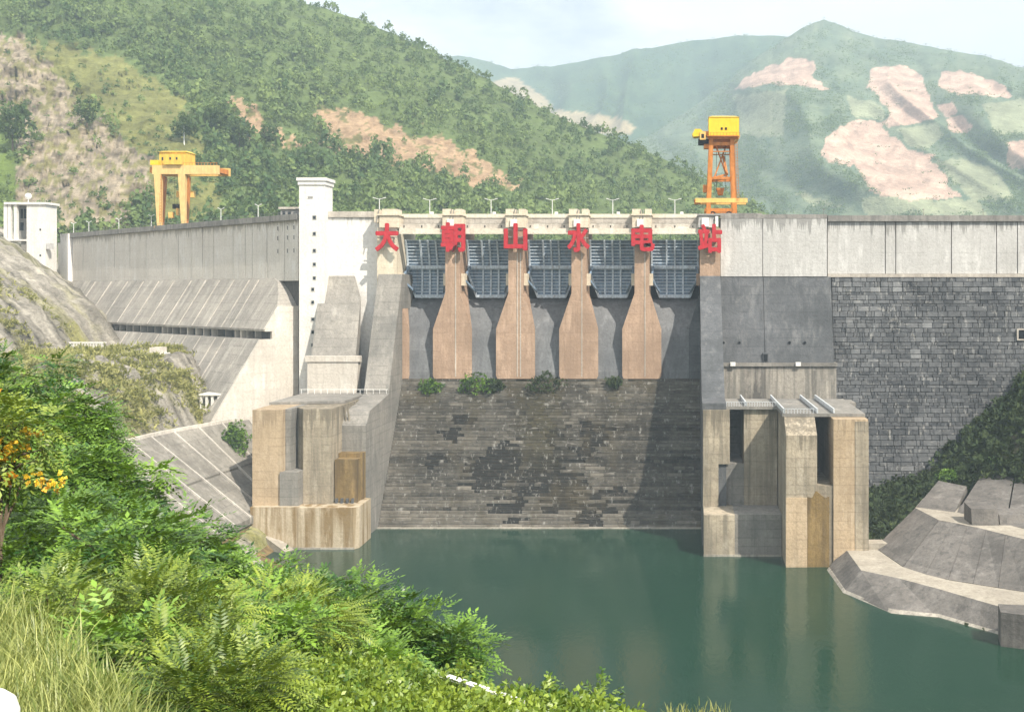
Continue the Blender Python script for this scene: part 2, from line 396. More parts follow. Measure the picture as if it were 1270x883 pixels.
def water_mat():
    m, nt, b = newmat('green_river_water')
    pos = N(nt, 'ShaderNodeNewGeometry').outputs['Position']
    n1 = mapped_noise(nt, pos, (1.0, 0.45, 1), 0.9, 4, 0.6)
    n2 = mapped_noise(nt, pos, (1, 0.5, 1), 0.05, 3, 0.5)
    c = mixc(nt, n2, (0.007, 0.033, 0.019), (0.012, 0.043, 0.025))
    nt.links.new(c, b.inputs['Base Color'])
    rp = mapped_noise(nt, pos, (0.6, 1.6, 1), 0.035, 4, 0.6); nt.links.new(math_(nt, 'ADD', math_(nt, 'MULTIPLY', ramp(nt, rp, [(0.4, 0.0), (0.62, 1.0)]), 0.10), 0.06), b.inputs['Roughness']); b.inputs['IOR'].default_value = 1.33
    b.inputs['Specular IOR Level'].default_value = 0.5
    bump(nt, b, n1, 0.30, 0.14)
    return m
M['water'] = water_mat()

def fbm(x, y, z=0.0, o=5, h=0.55):
    return mnoise.fractal((x, y, z), h, 2.0, o)      # about -1..1

# ------------------------------------------------------------------ terrain
def interp(x, xs, ys): return float(np.interp(x, xs, ys))
SHORE_Y = [40, 100, 160, 200, 232, 258, 355, 425, 470]
SHORE_D = [70, 50, 22, 6, 0, 0, 0, -34, -50]
PX = [-420, -300, -224, -192, -184, -165, -150, -143, -134, -131, -124.5, -104, -100, -97, -90, 200]
PZ = [165, 118, 77, 54, 43.0, 42.6, 42.6, 41, 33, 26.6, 26, 7.6, 6.0, -1.0, -6, -8]
def bank_z(x, y):
    sh = interp(y, SHORE_Y, SHORE_D)
    far = interp(x - sh, PX, PZ)
    near = 60 - 0.46 * min(10.0, max(0.0, y - 4.0)) - 0.70 * max(0.0, y - 14) - 0.25 * (x + 8)
    near = min(near, 60.2)
    far2 = far if y > 120 else min(far, 52 - 0.0 * x) if y > 60 else -8
    if 60 < y < 120: far2 = min(far2, -8 + (y - 60) * 0.9 + 0)
    z = max(far2, near)
    if y < 4: z = min(60.0, z)
    if y > 200 and -131.2 < x - sh < -96: z -= 1.6
    return max(z, -8.0)

def grid_mesh(name, xs, ys, zf, colf, mat, label):
    nx, ny = len(xs), len(ys)
    v = np.zeros((ny, nx, 3)); col = np.ones((ny, nx, 4))
    for j, y in enumerate(ys):
        for i, x in enumerate(xs):
            z = zf(x, y); v[j, i] = (x, y, z); col[j, i, :3] = colf(x, y, z)
    idx = np.arange(nx*ny).reshape(ny, nx)
    f = np.stack([idx[:-1, :-1], idx[:-1, 1:], idx[1:, 1:], idx[1:, :-1]], -1).reshape(-1, 4)
    o = np_mesh(name, v.reshape(-1, 3), f, mat, attrs={'Col': ('FLOAT_COLOR', 'POINT', col.reshape(-1, 4))}, smooth=False)
    return struct(o, label)

def left_z(x, y):
    z = bank_z(x, y)
    if y > 120 and z > 10:
        ro = fbm(x*0.06, y*0.06, 1.3, 5) * 2.0 + fbm(x*0.12, y*0.45, 9, 4) * 1.1 + abs(fbm(x*0.5, y*0.9, 4, 3)) * 0.7
        if z > 29 and not (-190 < x < -163 and z < 44):
            q_ = z/3.4 + .5*fbm(x*.04, y*.04, 6, 2); fr_ = q_ - math.floor(q_); ro += .6*3.4*(min(1, max(0, (fr_-.35)*3.2)) - fr_)
        if -190 < x < -163 and z < 44: ro *= .25
        if -131.5 < x - interp(y, SHORE_Y, SHORE_D) < -100: ro *= 0.1
        z += ro
    elif z > 2: z += fbm(x*0.2, y*0.2, 4, 3) * 0.25
    return z
def left_col(x, y, z):
    n = fbm(x*0.05, y*0.05, 3.1, 4); n2 = fbm(x*0.2, y*0.2, 7, 3)
    st_ = fbm(x*.05, y*.6, 5.5, 4, .5); rock = np.array((0.27, 0.25, 0.215))*(1 + .7*st_); grs = np.array((0.27, 0.26, 0.10)); soil = np.array((0.10, 0.13, 0.035))
    if y < 130: return soil
    g = min(1, max(0, (n + 0.05 + 0.5*n2) * 2.2))
    if y < 228: g = min(1, g + (228-y)/25); grs = np.array((0.10, 0.14, 0.04))
    if z > 52: g *= 0.45
    return rock * (1 + 0.3*n2) * (1-g) + grs * g
grid_mesh('riverbank', np.arange(-330, 110, 1.6), np.concatenate([np.arange(-26, 200, 3.0), np.arange(200, 350, 1.25), np.arange(350, 463, 2.4)]), left_z, left_col, M['bank'], 'rocky left river bank with patches of dry grass')

def right_z(x, y):
    # right bank: planted slope below the masonry wall, lower ground behind the concrete aprons
    ex = np.interp(y, [150, 190, 205, 224, 240, 262, 300, 330], [66, 58, 48, 42, 40, 44.5, 46, 46])
    near = interp(x - ex, [-30, -4, 0, 6, 12, 24, 40, 60, 100, 200], [-8, -8, .3, .6, 1.0, 2.5, 8, 20, 60, 120])
    far = interp(x, [38, 44, 48, 57, 66, 78, 93, 120, 200, 320], [-8, -2, 4, 6.5, 9, 20, 34, 58, 130, 220])
    k = max(0.0, min(1.0, (y - 250)/22))
    z = near*(1-k) + far*k
    if z > 3: z += fbm(x*0.08, y*0.08, 5, 4) * 2.0 * min(1, (z-3)/10)
    return z
def right_col(x, y, z):
    n = fbm(x*0.06, y*0.06, 2.2, 4)
    g = np.array((0.035, 0.05, 0.02)); r = np.array((0.10, 0.09, 0.07))
    k = min(1, max(0, 0.35 + n))
    return g*(1-k) + r*k
grid_mesh('right_riverbank', np.arange(14, 320, 2.5), np.arange(60, 331, 2.5), right_z, right_col, M['bank'], 'steep right river bank with dark scrub')

ground = MB().add([(-5000, -400, -8.2), (5000, -400, -8.2), (5000, 6000, -8.2), (-5000, 6000, -8.2)], [(0, 1, 2, 3)]).build('ground', plain('river_bed_ground', (0.09, 0.085, 0.06), 0.95), recalc=False)
struct(ground)
wat = MB().add([(-150, -60, 0), (160, -60, 0), (160, 330, 0), (-150, 330, 0)], [(0, 1, 2, 3)]).build('river_water', M['water'], recalc=False); struct(wat, 'calm green river water below the dam')
res = MB().add([(-226, 428, 72), (-104, 326, 72), (900, 326, 72), (900, 900, 72), (-226, 900, 72)], [(0, 1, 2, 3, 4)]).build('reservoir_water', M['water'], recalc=False); struct(res, 'reservoir water behind the dam')

# ---- hillsides: swept sheets between a foot line and a ridge line
def in_poly(x, y, poly):
    c = False; n = len(poly); j = n - 1
    for i in range(n):
        xi, yi = poly[i]; xj, yj = poly[j]
        if (yi > y) != (yj > y) and x < (xj-xi)*(y-yi)/(yj-yi) + xi: c = not c
        j = i
    return c

def hillside(name, cols, ridge, footY, ridgeY, footpy, rows, colf, mat, label, amp, freq, seed, back, spurs=0.0):
    nx = len(cols); nr = rows + 6
    v = np.zeros((nr, nx, 3)); pr = np.zeros((nr, nx, 2)); col = np.ones((nr, nx, 4))
    for i, c in enumerate(cols):
        rpy = interp(c, *ridge); yr = interp(c, *ridgeY); yf = interp(c, *footY)
        rpy += fbm(c*0.02, seed, 0, 4) * 2.0
        zr = H + (360-rpy)/F*yr; zf = H + (360-footpy)/F*yf
        for j in range(nr):
            if j < rows:
                t = j/(rows-1); prof = t**1.06
                Y = yf + (yr-yf)*t; Z = zf + (zr-zf)*prof
                Xn = (c-850)/F*Y
                w = math.sin(min(1, t*1.0)*math.pi) ** 0.6 if t < 1 else 0
                if spurs > 100:
                    wx = Xn*freq + .35*fbm(Xn*freq*.7, Z*freq*.7, seed+9, 3); d = fbm(wx, Z*freq*0.30, seed, 4, 0.9) * amp
                    d += spurs * (.45 - abs(mnoise.noise((wx*1.3 + Z*freq*.25, seed+5, Z*freq*.15)))) + spurs*.35*(.4 - abs(mnoise.noise((wx*3.7 + Z*freq*.5, seed+2, Z*freq*.3))))
                else:
                    d = fbm(Xn*freq, Z*freq*0.8, seed, 6, 0.6) * amp + spurs * (abs(mnoise.noise((Xn*freq*0.8 + Z*freq*0.35, seed+5, 0.0))) - 0.3)
                if spurs == 20 and c < 220 and t < .55: d += abs(fbm(Xn*.06, Z*.16, 5, 5, .5))*9*(1 if in_poly(c, 360-(Z-H)/Y*F, ROCK) else 0)
                Y -= d * w
                Xn = (c-850)/F*Y
                Z = H + (Z - H) * (Y / (yf + (yr-yf)*t)) * 0.5 + Z*0.5 if False else Z
            else:
                k = j - rows + 1
                Y = yr + back*k/6; Z = zr - (back*k/6)*0.55; Xn = (c-850)/F*yr*(1 + 0.02*k)
            v[j, i] = (Xn, Y, Z)
            px, py = 850 + F*Xn/Y, 360 - F*(Z-H)/Y
            pr[j, i] = (px, py); col[j, i, :3] = colf(px, py, Xn, Y, Z)
    idx = np.arange(nx*nr).reshape(nr, nx)
    f = np.stack([idx[:-1, :-1], idx[:-1, 1:], idx[1:, 1:], idx[1:, :-1]], -1).reshape(-1, 4)
    o = np_mesh(name, v.reshape(-1, 3), f, mat, attrs={'Col': ('FLOAT_COLOR', 'POINT', col.reshape(-1, 4))})
    struct(o, label)
    return v, pr, col

ROCK = [(-80, 20), (25, 45), (60, 75), (95, 120), (140, 165), (180, 195), (195, 230), (180, 262), (150, 285), (60, 300), (10, 280), (25, 200), (10, 150), (-80, 120)]
BARE1 = [(280, 130), (305, 122), (330, 150), (345, 165), (395, 175), (390, 185), (330, 180), (290, 165)]
BARE2 = [(388, 128), (420, 130), (460, 150), (510, 165), (545, 170), (590, 190), (630, 220), (655, 235), (600, 228), (540, 212), (470, 195), (420, 195), (395, 165)]
OLIVE = [(95, 60), (150, 75), (215, 115), (240, 150), (255, 190), (240, 215), (270, 235), (280, 262), (240, 280), (190, 280), (180, 195), (140, 160), (95, 120), (60, 75), (30, 45)]
OLIVE2 = [(-80, 110), (12, 140), (20, 200), (10, 270), (-80, 280)]
def hill_col(px, py, x, y, z):
    jx = px + fbm(px*0.05, py*0.05, 1, 3)*14; jy = py + fbm(px*0.05, py*0.05, 8, 3)*12
    n = fbm(px*0.06, py*0.1, 2, 4)
    if in_poly(jx, jy, ROCK):
        if n > 0.12: return (0.20, 0.185, 0.085)
        cr_ = abs(fbm(x*.05 + z*.02, z*.11, 3, 5, .5)); k_ = .45 + min(1, cr_*3.2)*.7
        return tuple(np.array((0.30, 0.25, 0.185))*(1+0.25*n)*k_)
    if in_poly(jx, jy, BARE1) or in_poly(jx, jy, BARE2):
        return (0.17, 0.16, 0.07) if n > 0.3 else tuple(np.array((0.36, 0.25, 0.155))*(1+0.3*n))
    if in_poly(jx, jy, OLIVE): return tuple(np.array((0.17, 0.175, 0.06))*(1+0.3*n))
    if in_poly(jx, jy, OLIVE2): return (0.12, 0.17, 0.04)
    return (0.105, 0.145, 0.05)
RIDGE = ([-320, 0, 200, 300, 370, 400, 450, 500, 550, 600, 640, 700, 760, 820, 860, 900, 960, 1010], [-170, -110, -62, -25, 2, 10, 26, 48, 73, 96, 118, 149, 172, 196, 214, 236, 270, 300])
hv, hpr, hcol = hillside('wooded_hill', np.concatenate([np.linspace(-320, -60, 20, endpoint=False), np.linspace(-60, 720, 330, endpoint=False), np.linspace(720, 1010, 60)]), RIDGE, ([-320, 100, 250, 450, 860, 1010], [455, 455, 480, 540, 760, 850]), ([-320, 370, 860, 1010], [1050, 1150, 1080, 1060]), 338, 150, hill_col, M['hill'], 'green wooded hillside behind the dam', 26, 0.012, 3.0, 500, 20)

FIELDS_P = [[(908, 110), (940, 87), (976, 73), (1008, 74), (1013, 85), (1008, 96), (1029, 113), (990, 108), (950, 106)],
            [(1084, 85), (1128, 82), (1141, 92), (1150, 117), (1162, 142), (1153, 149), (1110, 159), (1096, 156), (1103, 135), (1089, 117), (1075, 110)],
            [(1169, 89), (1196, 89), (1245, 106), (1259, 120), (1203, 119), (1174, 117), (1164, 106)],
            [(1024, 170), (1040, 159), (1064, 149), (1096, 152), (1103, 167), (1128, 186), (1160, 190), (1153, 202), (1171, 220), (1192, 245), (1139, 248), (1089, 245), (1068, 220), (1061, 206), (1029, 202), (1018, 193)],
            [(1174, 149), (1192, 145), (1206, 156), (1199, 167), (1181, 167)], [(1247, 177), (1290, 168), (1290, 210), (1249, 206)],
            [(1162, 128), (1181, 128), (1190, 142), (1174, 147)]]
FIELDS_G = [[(912, 117), (976, 113), (972, 167), (919, 170)], [(1050, 120), (1093, 128), (1096, 149), (1061, 145)],
            [(1068, 246), (1210, 248), (1225, 268), (1075, 270)], [(1160, 200), (1196, 196), (1231, 208), (1262, 250), (1205, 247), (1175, 222)],
            [(986, 241), (997, 237), (1047, 258), (1010, 256)], [(1110, 162), (1160, 152), (1172, 168), (1150, 184), (1125, 180)], [(1215, 130), (1290, 122), (1290, 160), (1240, 170)]]
def mount_col(px, py, x, y, z):
    jx = px + fbm(px*0.04, py*0.04, 1, 3)*5; jy = py + fbm(px*0.04, py*0.04, 8, 3)*4
    n = fbm(px*0.05, py*0.05, 2, 4)
    for p in FIELDS_P:
        if in_poly(jx, jy, p): return tuple(np.array((0.50, 0.35, 0.27))*(1+0.25*n)*(1 + .12*math.sin(z/7.0 + 3*n)))
    for p in FIELDS_G:
        if in_poly(jx, jy, p): return tuple(np.array((0.27, 0.29, 0.18))*(1+0.2*n))
    g = 0.5 + 0.5*n
    return tuple(np.array((0.085, 0.13, 0.085))*(1-g) + np.array((0.19, 0.23, 0.14))*g)
RIDGE2 = ([700, 800, 850, 900, 930, 960, 985, 1005, 1022, 1040, 1060, 1090, 1120, 1150, 1200, 1270, 1400, 1600], [200, 170, 140, 105, 78, 58, 42, 30, 24, 30, 40, 48, 52, 58, 68, 84, 95, 150])
mtv, mtp, mtc = hillside('terraced_mountain', np.concatenate([np.linspace(700, 860, 40, endpoint=False), np.linspace(860, 1300, 260, endpoint=False), np.linspace(1300, 1600, 30)]), RIDGE2, ([700, 1600], [1750, 1750]), ([700, 1022, 1600], [3300, 3700, 3600]), 320, 170, mount_col, M['mountain'], 'hazy far mountain with pink terraced fields below a sharp peak', 170, 0.0018, 11.0, 1100, 460)
PALE = [(595, 100), (640, 98), (672, 118), (690, 138), (760, 145), (790, 155), (790, 168), (735, 165), (700, 155), (640, 130)]
def far_col(px, py, x, y, z):
    jx = px + fbm(px*0.04, py*0.04, 1, 3)*6; jy = py + fbm(px*0.04, py*0.04, 8, 3)*5
    n = fbm(px*0.05, py*0.05, 2, 4)
    if in_poly(jx, jy, PALE): return tuple(np.array((0.36, 0.29, 0.17))*(1+0.25*n))
    g = 0.5 + 0.5*n
    return tuple(np.array((0.04, 0.085, 0.05))*(1-g) + np.array((0.09, 0.14, 0.07))*g)
RIDGE3 = ([440, 520, 545, 570, 600, 635, 690, 730, 760, 800, 850, 900, 960, 1020, 1200], [100, 78, 72, 69, 75, 86, 82, 74, 70, 60, 52, 46, 44, 50, 110])
drv, drp, drc = hillside('distant_range', np.linspace(440, 1200, 170), RIDGE3, ([440, 1200], [2600, 2900]), ([440, 1200], [4300, 4600]), 300, 80, far_col, M['mountain'], 'blue hazy distant mountain range', 170, 0.0016, 21.0, 1000, 460)

# ------------------------------------------------------------------ left wing of the dam
A2 = np.array((XS(365, 4.35), YS(4.35))); B2 = np.array((XS(90, 3.27), YS(3.27)))
WL = float(np.linalg.norm(B2 - A2)); U2 = (B2 - A2)/WL; N2 = np.array((U2[1]*-1, U2[0]))      # outward (downstream) normal
if N2[1] > 0: N2 = -N2
def wp(t, n, z):
    q = A2 + U2*t + N2*n
    return (float(q[0]), float(q[1]), z)
def wt(px):     # distance along the wing of the wall point seen at that bearing
    k = (px - 850)/F
    return float((k*A2[1] - A2[0])/(U2[0] - k*U2[1]))
def wbox(mb, t0, t1, n0, n1, z0, z1):
    return mb.loft([[wp(t0,n0,z0), wp(t1,n0,z0), wp(t1,n1,z0), wp(t0,n1,z0)], [wp(t0,n0,z1), wp(t1,n0,z1), wp(t1,n1,z1), wp(t0,n1,z1)]])
wing = thing('wing_wall', 'long grey wing of the dam angling back to the hillside gatehouse', 'dam wall', wp(70, 0, 20))
m = MB(); wbox(m, -3, WL, -12, -1.0, 20, 81.4); m.build('wall_core', M['joint'], wing)
joints = [353, 331, 313, 304, 289, 265, 251, 237, 221, 201, 181, 161, 142, 118, 103, 90]
ts = [-2.0] + [wt(p) for p in joints]
for a, b in zip(ts[:-1], ts[1:]):
    m = MB(); wbox(m, a+0.14, b-0.14, -1.2, random.uniform(-0.05, 0.05), 64.2, 81.4); m.build('wall_panel', M['wing_upper'], wing)
m = MB(); wbox(m, -3, WL+1, -2.2, 1.0, 81.45, 82.2); wbox(m, -3, WL+1, 0.5, 1.0, 82.2, 83.1); m.build('parapet', M['parapet'], wing)
m = MB(); wbox(m, -3, WL, -12, -2.25, 81.45, 81.9); m.build('crest_road', M['asphalt'], wing)
m = MB()
for q in range(64): t = q*WL/63; m.tube(wp(t, .75, 83.1), wp(t, .75, 83.8), .05, n=4)
m.beam(wp(0, .75, 83.8), wp(WL, .75, 83.8), .07, .07); m.build('handrail', M['parapet'], wing)
# small shafts under the parapet beside the tower
for px in (345, 357, 365):
    for py in (284, 296, 312):
        t = wt(px); z = ZS(py, 4.25)
        m = MB(); wbox(m, t-0.35, t+0.35, 0.0, 0.12, z-0.9, z+0.9); o = m.build('vent', M['upper_white'], wing)
        m = MB(); wbox(m, t-0.18, t+0.18, 0.1, 0.14, z-0.6, z+0.6); m.build('opening', M['void'], o)
# end pilaster
t = WL; m = MB(); wbox(m, t+0.1, t+7.5, -3, 1.6, 40, 83.0); m.build('end_pilaster', M['upper_white'], wing)
m = MB(); wbox(m, t+7.6, t+20, -6, -2, 40, 80.0); m.build('end_wall', M['wing_upper'], wing)
# sloping face with a gallery slot
k = 0.635
def prof(top):       # ring of (n, z) for the sloping toe, cut at height top
    return [(-1, 20), (-1, top), ((65-top)*k, top), (9.2, 50.6), (9.2, 50.0), (7.0, 50.0), (7.0, 47.8), (10.6, 47.8), (10.6+(47.8-20)*k, 20)]
m = MB(); rings = []
for tt, top in ((0.3, 57.0), (3.5, 60.5), (8, 64.0), (11, 65.0), (WL, 65.0)):
    rings.append([wp(tt, n_, z_) for n_, z_ in prof(top)])
m.loft(rings); m.build('sloping_toe', M['wing_slab'], wing)
m = MB(); m.loft([[wp(tq, n_, z_) for n_, z_ in prof(57.0)] for tq in (-0.5, 0.28)]); m.build('toe_end_face', M['slab_pale'], wing)  # pale plate puts the sunlit end face into the colour
ribs = [323, 311, 292, 274, 257, 239, 218, 199, 180, 160, 140, 120]
for i, px in enumerate(ribs):
    t = wt(px)
    w = 0.2 if i % 2 == 1 else 0.1
    m = MB(); d = 0.2
    m.loft([[wp(t-w, 0.4+d, 64.6), wp(t+w, 0.4+d, 64.6), wp(t+w, 9.15+d, 50.7), wp(t-w, 9.15+d, 50.7)], [wp(t-w, 0.2, 64.4), wp(t+w, 0.2, 64.4), wp(t+w, 8.9, 50.5), wp(t-w, 8.9, 50.5)]])
    m.build('joint_rib', M['rib'], wing)
    m = MB()
    m.loft([[wp(t-w, 10.7+d, 47.7), wp(t+w, 10.7+d, 47.7), wp(t+w, 28.2+d, 20.3), wp(t-w, 28.2+d, 20.3)], [wp(t-w, 10.5, 47.5), wp(t+w, 10.5, 47.5), wp(t+w, 28, 20.1), wp(t-w, 28, 20.1)]])
    m.build('joint_rib', M['rib'], wing)
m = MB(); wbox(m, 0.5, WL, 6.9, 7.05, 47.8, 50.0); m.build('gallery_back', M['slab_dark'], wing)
t = 5.0
while t < 110:
    m = MB(); w = random.uniform(0.25, 0.7); wbox(m, t, t+w, 7.1, 8.9, 47.81, 49.98); m.build('gallery_post', M['slab_pale'] if random.random() < .4 else M['slab'], wing)
    t += random.uniform(3.2, 6.0)

# ------------------------------------------------------------------ lift tower beside the bend
x0, x1 = XS(371, 4.4), XS(402.5, 4.4); yf = YS(4.4); base = (0.5*(x0+x1), yf+3, 20)
tw = thing('lift_tower', 'tall white square tower with flared flat cap rising above the dam crest', 'tower', base)
MB().box(x0, x1, yf, yf+7, 20, 90.9).build('shaft', M['white'], tw)
zt = ZS(221, 4.4)
m = MB().loft([[(x0, yf, 90.9), (x1, yf, 90.9), (x1, yf+7, 90.9), (x0, yf+7, 90.9)], [(x0-.3, yf-.3, 91.2), (x1+.3, yf-.3, 91.2), (x1+.3, yf+7.3, 91.2), (x0-.3, yf+7.3, 91.2)]])
m.box(x0-.6, x1+.6, yf-.6, yf+7.6, 92.3, zt+.1).box(x0-.3, x1+.3, yf-.3, yf+7.3, 91.2, 92.3); m.build('cap', M['white'], tw)
for py in (270, 290, 311, 328, 345, 359, 375, 396, 412, 428, 446):
    z = ZS(py, 4.4); xc = XS(390 - (0 if py < 350 else 2), 4.4)
    fr = MB().box(xc-.55, xc+.55, yf-.10, yf+.02, z-.6, z+.6).build('window', M['upper_grey'], tw)
    MB().box(xc-.36, xc+.36, yf-.13, yf-.09, z-.42, z+.42).build('pane', M['glass'], fr)
xc = XS(385, 4.4); z = ZS(245, 4.4)
fr = MB().box(xc-.7, xc+.7, yf-.10, yf+.02, z-.3, z+.3).build('louvre', M['upper_grey'], tw)
# wall and slope behind the tower foot
hut = thing('crest_hut', 'small grey flat roofed hut on the crest behind the white tower', 'hut', (XS(358, 4.25), YS(4.25), 81.9))
hx0, hx1 = XS(348, 4.22), XS(372, 4.22); hy = YS(4.22)
MB().box(hx0, hx1, hy, hy+5, 81.95, 85.3).build('wall', M['upper_grey'], hut)
MB().box(hx0-.5, hx1+.3, hy-.5, hy+5.5, 85.3, 85.9).build('roof', M['parapet_pale'], hut)
for px in (352, 359):
    xc = XS(px, 4.22); MB().box(xc-.45, xc+.45, hy-.06, hy+.02, 83.2, 84.6).build('window', M['glass'], hut)

# ------------------------------------------------------------------ white block between tower and spillway
ab = thing('abutment_block', 'white topped concrete block with grey sloping foot beside the tower', 'dam wall', (XS(425, 4.35), YS(4.35), 20))
ax0, ax1 = XS(404.2, 4.35), XS(470, 4.35); ay = YS(4.35)
MB().box(ax0, ax1, ay, ay+13, 20, 82.2).build('wall', M['upper_white'], ab)
m = MB().box(ax0-.2, ax1, ay-.5, ay+1.2, 82.25, 83.9); m.build('parapet', M['parapet_pale'], ab)
MB().box(ax0, ax1, ay+1.25, ay+13, 82.25, 82.6).build('crest_road', M['asphalt'], ab)
yb = YS(4.5)
def ring(y, pts): return [(x, y, z) for x, z in pts]
xt0, xt1 = XS(399, 4.35), XS(440, 4.35); xb0, xb1 = XS(386, 4.5), XS(441, 4.5)
m = MB().loft([[(xt0, ay-.01, 65.6), (xt1, ay-.01, 65.6), (xt1, ay-.01, 20), (xt0, ay-.01, 20)],
               [(xt0-.1, ay-1.8, 61.5), (XS(446, 4.39), ay-1.8, 59.5), (xt1+2, ay-1.8, 20), (xt0, ay-1.8, 20)],
               [(xb0, yb, 43.1), (xb1, yb, 43.1), (xb1, yb, 20), (xb0, yb, 20)]])
m.build('sloping_foot', M['slab'], ab)
fx0, fx1 = XS(379, 4.52), XS(447, 4.52); fy = YS(4.53)
MB().box(fx0, fx1, fy, yb-.02, 41.9, 43.5).build('ledge', M['slab_pale'], ab)
m = MB().prism_y([(fx0+.6, 20), (fx1-1.8, 20), (fx1-.5, 41.85), (fx0+.6, 41.85)], fy+.3, yb+2); m.build('front_wall', M['slab_pale'], ab)

# ------------------------------------------------------------------ spillway
PYF = YS(4.41)            # downstream face of the piers
sp = thing('spillway', 'stepped concrete spillway of the dam with flaring tan piers', 'spillway', (-38, 282, -6))
PC = [-65.5, -47.75, -30.0, -12.25]; PW = 2.05
ZB = 36.6
tones = ['tan_pale', 'tan', 'tan', 'tan']
for i, xc in enumerate(PC):
    m = MB().box(xc-PW, xc+PW, PYF+.05, PYF+21, ZB+.4, 79.0)
    pm = M['tan']
    p = m.build('pier', pm, sp)
    fr = [(5.1, ZB), (5.5, ZB+.9), (5.5, 50.6), (PW+.02, 60.6)]
    pts = [(xc+a, z) for a, z in fr] + [(xc-a, z) for a, z in fr[::-1]]
    bp = [(xc+PW+.01, z) for a, z in fr] + [(xc-PW-.01, z) for a, z in fr[::-1]]
    m = MB().loft([[(x, PYF, z) for x, z in pts], [(x, PYF+11, z) for x, z in bp]])
    m.build('flared_tail', M['tan'], p)
    # vertical guide rails and joint on the tail
    m = MB()
    for dx in ((0.5, 1.4) if i == 1 else (0.9,)): m.box(xc+dx-.12, xc+dx+.12, PYF-.12, PYF+.02, ZB+.6, 72)
    m.build('joint_strip', M['parapet_pale'], p)
    # trunnion bracket on the sides
    for sx in (-1, 1):
        m = MB().box(xc+sx*PW - (.0 if sx > 0 else 1.0), xc+sx*PW + (1.0 if sx > 0 else .0), PYF+2.0, PYF+5.2, 62.8, 66.2)
        m.build('trunnion_beam', M['tan_pale'], p)
    # head that carries the bridge
    m = MB().box(xc-2.7, xc+2.7, PYF-.6, PYF+6, 79.05, 82.4).box(xc-3.0, xc+3.0, PYF-1.0, PYF+6, 82.45, 82.9).box(xc-2.7, xc-.2, PYF-.4, PYF+5, 82.95, 84.3).box(xc+.9, xc+2.7, PYF-.4, PYF+5, 82.95, 84.3)
    m.build('pier_head', M['tan_pale'], p)
    m = MB().tube((xc-.1, PYF-.75, 84.2), (xc-.9, PYF-.75, 79.3), .12).tube((xc+.5, PYF-.75, 84.2), (xc+.1, PYF-.75, 79.3), .12); m.build('conduit', M['parapet'], p)
    MB().box(xc-1.3, xc+.5, PYF-1.1, PYF-.62, 79.3, 81.4).build('lamp_box', M['white_paint'], p)
# end piers
p = MB().box(-86.7, -81.2, PYF+.05, PYF+21, 60, 79.0).build('pier', M['tan_pale'], sp)
m = MB().box(-85.9, -80.7, PYF-.6, PYF+6, 79.05, 82.4).box(-86.4, -80.3, PYF-1, PYF+6, 82.45, 82.9).box(-85.2, -81.0, PYF-.4, PYF+5, 82.95, 84.3).box(-87.4, -86.2, PYF-.4, PYF+5, 80.5, 84.2); m.build('pier_head', M['tan_pale'], p)
fr = [(-77.8, ZB), (-77.6, ZB+1), (-77.6, 50.6), (-81.1, 60.6)]
m = MB().loft([[(-82, PYF+.02, ZB)] + [(x, PYF+.02, z) for x, z in fr] + [(-82, PYF+.02, 60.6)], [(-82, PYF+11, ZB)] + [(-81.1, PYF+11, z) for x, z in fr] + [(-82, PYF+11, 60.6)]]); m.build('flared_tail', M['tan'], p)
MB().box(-81.2, -80.2, PYF+2, PYF+5.2, 62.8, 66.2).build('trunnion_beam', M['tan_pale'], p)
m = MB().tube((-85.9, PYF-.75, 84.2), (-86.9, PYF-.75, 79.3), .14); m.build('conduit', M['parapet'], p)
p = MB().box(4.1, 9.85, PYF+.05, PYF+21, 60, 79.0).build('pier', M['tan'], sp)
m = MB().box(3.7, 8.2, PYF-.6, PYF+6, 79.05, 82.4).box(3.4, 9.8, PYF-1, PYF+6, 82.45, 82.9); m.build('pier_head', M['upper_grey'], p)
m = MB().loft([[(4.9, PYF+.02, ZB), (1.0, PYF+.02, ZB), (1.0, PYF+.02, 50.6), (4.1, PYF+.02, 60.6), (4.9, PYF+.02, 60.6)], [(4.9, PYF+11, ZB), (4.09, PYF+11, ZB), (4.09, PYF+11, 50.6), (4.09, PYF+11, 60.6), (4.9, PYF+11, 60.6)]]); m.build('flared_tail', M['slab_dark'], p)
MB().box(3.1, 4.1, PYF+2, PYF+5.2, 62.8, 66.2).build('trunnion_beam', M['tan'], p)
MB().box(4.6, 6.6, PYF-1.2, PYF-.62, 79.3, 81.8).build('lamp_box', M['white_paint'], p)
MB().box(8.4, 9.2, PYF-1.2, PYF-.62, 79.3, 82.2).build('lamp_box', M['white_paint'], p)
# training walls
m = MB().prism_x([(PYF+20, 66.0), (PYF, 66.0), (292, 33.6), (282.6, 32.2), (275, 31.2), (271.3, 27.8), (271.3, -6), (PYF+20, -6)], -86.3, -79.6); tl = m.build('training_wall', M['outlet_grey'], sp)
m = MB().loft([[(-86.25, PYF-.1, 65.2), (-80.6, PYF-.1, 65.2), (-80.6, 292.2, 34.3), (-86.25, 292.2, 34.3)], [(-86.25, PYF+.2, 65.2), (-80.6, PYF+.2, 65.2), (-80.6, 292.5, 33.4), (-86.25, 292.5, 33.4)]]); m.build('wall_coping', M['slab'], tl)
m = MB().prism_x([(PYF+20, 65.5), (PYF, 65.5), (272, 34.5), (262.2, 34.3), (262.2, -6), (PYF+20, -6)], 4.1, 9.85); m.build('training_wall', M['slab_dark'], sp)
# ogee chute
prof_o = [(PYF+24, 40), (PYF+24, 57.5), (PYF+18, 60.2), (PYF+13, 59.6), (PYF+8.5, 56.2), (PYF+5, 51), (PYF+2.6, 44.5), (PYF+1.3, 38.5), (PYF+1.1, ZB-4), (PYF+20, ZB-4)]
MB().prism_x(prof_o, -81.1, 4.1).build('chute', M['chute'], sp)
